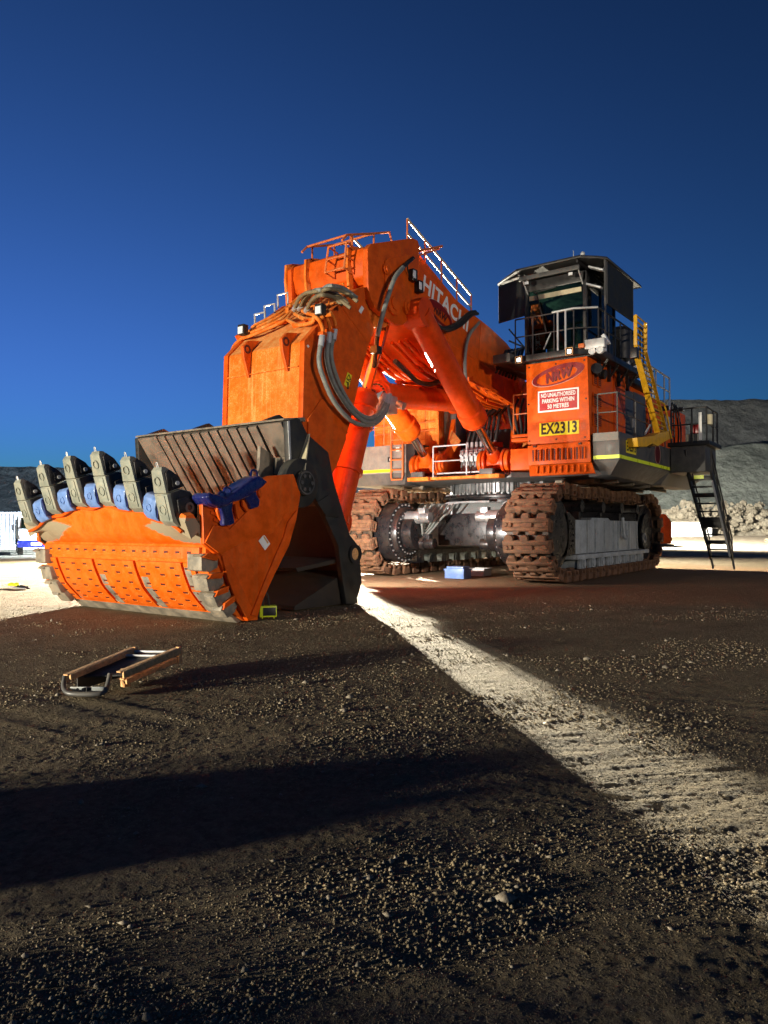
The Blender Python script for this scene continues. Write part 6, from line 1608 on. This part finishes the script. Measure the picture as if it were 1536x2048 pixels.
# gear dropped on the ground at the left edge
g0 = oz(24, 1176)
GB = empty('tool_bundle', g0); GB.scale = (.5, .5, .5); tag(GB, 'bundle of hoses and a hi vis bag left on the ground at the left edge', 'gear')
mb = MB(); mb.tube(smooth_path([(-.2, -1.3, .06), (.0, -.7, .05), (.05, -.1, .06), (-.05, .25, .05)], 6), .055, 9); mb.build('white_roll', M['white'], GB)
mb = MB(); mb.ball((-.25, -.5, .12), (.18, .3, .13), 12, 8); mb.ball((-.3, -.1, .12), (.16, .22, .14), 12, 8); mb.build('bag', M['hiviz'], GB)
mb = MB(); mb.tube(smooth_path([(-.2, .2, .08), (-.1, .6, .06), (-.3, .9, .07), (-.15, 1.3, .05), (-.3, .4, .1), (-.4, .1, .1)], 6), .06, 8); mb.bb(-.35, -.1, .3, 1.2, .0, .1); mb.build('hose', M['rubber'], GB)
mb = MB(); mb.tube([(.05, .2, .04), (.05, 1.45, .04)], .03, 7); mb.build('pipe', M['galv'], GB)

# small orange plant parked behind the near track
def generator(p, rz):
    t = empty('generator_trailer', p, rz); tag(t, 'orange generator trailer mostly hidden behind the rear of the near track', 'trailer')
    b = MB(); b.prism([(-1.3, .7), (1.3, .7), (1.35, 1.9), (1.0, 2.35), (-1.0, 2.35), (-1.35, 1.9)], -.8, .8); b.build('canopy', M['orange'], t, bevel=.06, seg=3)
    b = MB(); b.bb(-1.3, 1.5, -.75, .75, .5, .68); b.build('chassis', M['black'], t)
    for s in (-1, 1):
        mb = MB(); mb.cyl((0, s * .75, .36), (0, s * .98, .36), .36, n=22); mb.build('wheel', M['rubber'], t, bevel=.03)
    for s in (-1, 1): mb = MB(); mb.box((1.3, s * .6, .95), (.2, .25, .2)); mb.build('marker', M['yellow'], t, bevel=.03)
    b = MB(); b.bar((1.5, 0, .55), (2.4, 0, .5), .1, .1); b.build('drawbar', M['black'], t)
    return t
generator(rf(14.6, 41.0), camrz + .1)
mb = MB()
for k in range(26): mb.ball((random.uniform(-.9, .9), random.uniform(-.5, .5), random.uniform(.0, .18)), (random.uniform(.08, .25), random.uniform(.08, .25), random.uniform(.05, .14)), 7, 5)
o = mb.build('dirt_heap', M['clod']); o.location = rf(30.3, 56.5, float(ground_z(np.array(30.3), np.array(56.5))) - .02); tag(o, 'small dark heap of dirt on the pale pad right of the stairs', 'dirt heap')

# ------------------------------------------------------------------ lighting towers
def lamp(name, parent, pos, target, power, size, angle, col=(1, .93, .82), blend=.6):
    ld_ = bpy.data.lights.new(name, 'SPOT'); ld_.energy = power; ld_.color = col; ld_.shadow_soft_size = size; ld_.spot_size = math.radians(angle); ld_.spot_blend = blend
    o = bpy.data.objects.new(name, ld_); link(o, parent)
    o.location = pos; o.rotation_euler = (Vector(target) - (Vector(pos) + (parent.location if parent else Vector()))).to_track_quat('-Z', 'Y').to_euler()
    return o
def light_tower(p, height, targets, power, label, col=(1, .93, .82), angle=120, size=.12, heads=4, spread=1.5, share=None, last=None):
    p = Vector(p); t = empty('light_tower', p); tag(t, label, 'light tower', 'lighting towers round the pad')
    mb = MB(); mb.bb(-1.0, 1.0, -.6, .6, .35, 1.25); mb.build('engine_box', M['yellow'], t, bevel=.05)
    for s in (-1, 1): mb = MB(); mb.cyl((0, s * .6, .32), (0, s * .82, .32), .32, n=20); mb.build('wheel', M['rubber'], t, bevel=.02)
    mb = MB(); mb.cyl((.8, 0, .4), (.8, 0, height * .55), .09, n=12); mb.cyl((.8, 0, height * .5), (.8, 0, height - .25), .06, n=12); mb.build('mast', M['galv'], t)
    for sx, sy in ((1, 1), (1, -1), (-1, 1), (-1, -1)): mb = MB(); mb.bar((sx * .8, sy * .5, .45), (sx * 1.3, sy * 1.1, .45), .07, .07); mb.cyl((sx * 1.3, sy * 1.1, 0), (sx * 1.3, sy * 1.1, .5), .035, n=8); mb.build('outrigger', M['galv'], t)
    targets = targets if isinstance(targets, list) else [targets]
    target = targets[0]
    d_ = (Vector(target) - (p + Vector((.8, 0, height)))); d_.normalize(); sd_ = d_.cross(Vector((0, 0, 1))).normalized(); u_ = sd_.cross(d_)
    mb = MB(); mb.bar(Vector((.8, 0, height - .25)) - sd_ * .9, Vector((.8, 0, height - .25)) + sd_ * .9, .06, .06); mb.build('cross_bar', M['galv'], t)
    bar_ = sd_.copy()
    for k in range(heads):
        target = targets[k % len(targets)]
        d_ = (Vector(target) - (p + Vector((.8, 0, height)))).normalized(); sd_ = d_.cross(Vector((0, 0, 1))).normalized(); m_ = Matrix((d_, sd_, sd_.cross(d_))).transposed()
        c = Vector((.8, 0, height)) + bar_ * (-spread / 2 + spread * k / max(1, heads - 1))
        mb = MB(); mb.box(c, (.2, .34, .34), m=m_); h_ = mb.build('lamp_head', M['black'], t, bevel=.03)
        mb = MB(); mb.box(c + d_ * .106, (.012, .28, .28), m=m_); mb.build('lamp_glass', M['lit_lamp'], h_)
        lamp('tower_lamp', t, c + d_ * .2, target, power * (share[k] if share else 1 / heads), size, angle, last if last and k == heads - 1 else col)
    return t

def floodlight(p, target, power, label, col=(1, .95, .86), z=1.6, angle=120, size=.06):
    p = Vector(p); t = empty('floodlight', p); tag(t, label, 'floodlight')
    for k in range(3):
        a = 2.1 * k + .4; mb = MB(); mb.tube([(0, 0, z - .5), (.55 * math.cos(a), .55 * math.sin(a), 0)], .022, 7); mb.build('leg', M['galv'], t)
    mb = MB(); mb.tube([(0, 0, z - .55), (0, 0, z - .12)], .025, 8); mb.build('post', M['galv'], t)
    d_ = (Vector(target) - (p + Vector((0, 0, z)))).normalized(); sd_ = d_.cross(Vector((0, 0, 1))).normalized(); m_ = Matrix((d_, sd_, sd_.cross(d_))).transposed()
    mb = MB(); mb.box((0, 0, z), (.1, .34, .24), m=m_); h_ = mb.build('lamp_head', M['hiviz'], t, bevel=.02)
    mb = MB(); mb.box(Vector((0, 0, z)) + d_ * .056, (.012, .28, .19), m=m_); mb.build('lamp_glass', M['lit_lamp'], h_)
    lamp('flood_lamp', t, Vector((0, 0, z)) + d_ * .09, target, power, size, angle, col)
    return t
# heaps added out of frame on the left to cast shadows across the foreground
def shadow_heap(p, rz, wx, wy, h, seed, label):
    n = 44; vs_, fs = [], []
    for i in range(n):
        for j in range(n):
            x, y = 2 * i / (n - 1) - 1, 2 * j / (n - 1) - 1
            d = max(0.0, 1 - (abs(x) ** 3 + abs(y) ** 3)) ** 0.6
            k = float(fbm(np.array(x * 2.2 + seed), np.array(y * 1.6 + seed * 3), 4, 0.6))
            vs_.append((x * wx, y * wy, -0.06 + h * d * (0.55 + 0.9 * k)))
    for i in range(n - 1):
        for j in range(n - 1): fs.append((i * n + j, (i + 1) * n + j, (i + 1) * n + j + 1, i * n + j + 1))
    mb = MB(); mb.add(vs_, fs); o = mb.build('dirt_heap', M['clod'], None, angle=60)
    o.location = p; o.rotation_euler = (0, 0, rz); tag(o, label, 'dirt heap'); return o
shadow_heap(rf(-5.0, 2.75), camrz + math.radians(112), .82, .5, .46, 1.7, 'added shadow-casting heap out of frame on the left, nearer the bucket')
shadow_heap(rf(-6.0, .7), camrz + math.radians(106), .75, .5, .50, 6.2, 'added shadow-casting heap out of frame on the left, nearer the photographer')

# in front of the machine, beyond the left edge: lights bucket, arm, boom and panel
kp = rf(-18.5, -2.4); kt = Vector((10.0, 1.0, 2.5))
kv = truck('service_truck', kp - (kt - kp).normalized() * 2.8, math.atan2(kt.y - kp.y, kt.x - kp.x), 'white service truck beyond the left edge, its headlights on the excavator')
for sy in (-.7, .7):
    lp_ = Vector((2.80, sy, 1.65))
    kl = lamp('headlight_beam', kv, lp_, (0, 0, 0), 20000, .14, 110, (1, .90, .70))
    kl.rotation_euler = Vector((1, 0, .08)).to_track_quat('-Z', 'Y').to_euler()
    mb = MB(); mb.cyl((2.66, sy, 1.65), (2.72, sy, 1.65), .12, n=18); mb.build('lamp_glass', M['lit_lamp'], kv)
# behind the arm: back-lights the pad and throws the bright strip past the bucket
light_tower(rf(-4.8, 43.0), 3.8, [(18, 8, 0.0), (18, 8, 0.0), rf(-14, 22, 0), rf(-48, 90, 6)], 460000, 'yellow lighting tower hidden behind the arm and bucket', (1, .91, .70), 150, .06, spread=.6, share=(.50, .50, .035, .65), last=(.62, .80, 1.0))  # the last, bluish head is added to lift the far-left ridge
# behind the machine, towards the stockpile
light_tower(rf(15.8, 47.0), 5.5, [rf(48, 84, 6.0), rf(30, 62, 1.5)], 190000, 'yellow lighting tower hidden behind the near track, facing the stockpile', (1, .95, .85), 140, .15, heads=2, share=(.9, .03))
# far off behind the photographer
light_tower(rf(26.0, -16.0), 7.0, (5.0, 2.0, 3.2), 20000, 'yellow lighting tower far behind the photographer on the right', (1, .86, .70), 40, .3)
floodlight((9.9, -.55, 0), (3.0, -1.2, 2.0), 3000, 'yellow tripod floodlight hidden behind the bucket, facing the undercarriage')
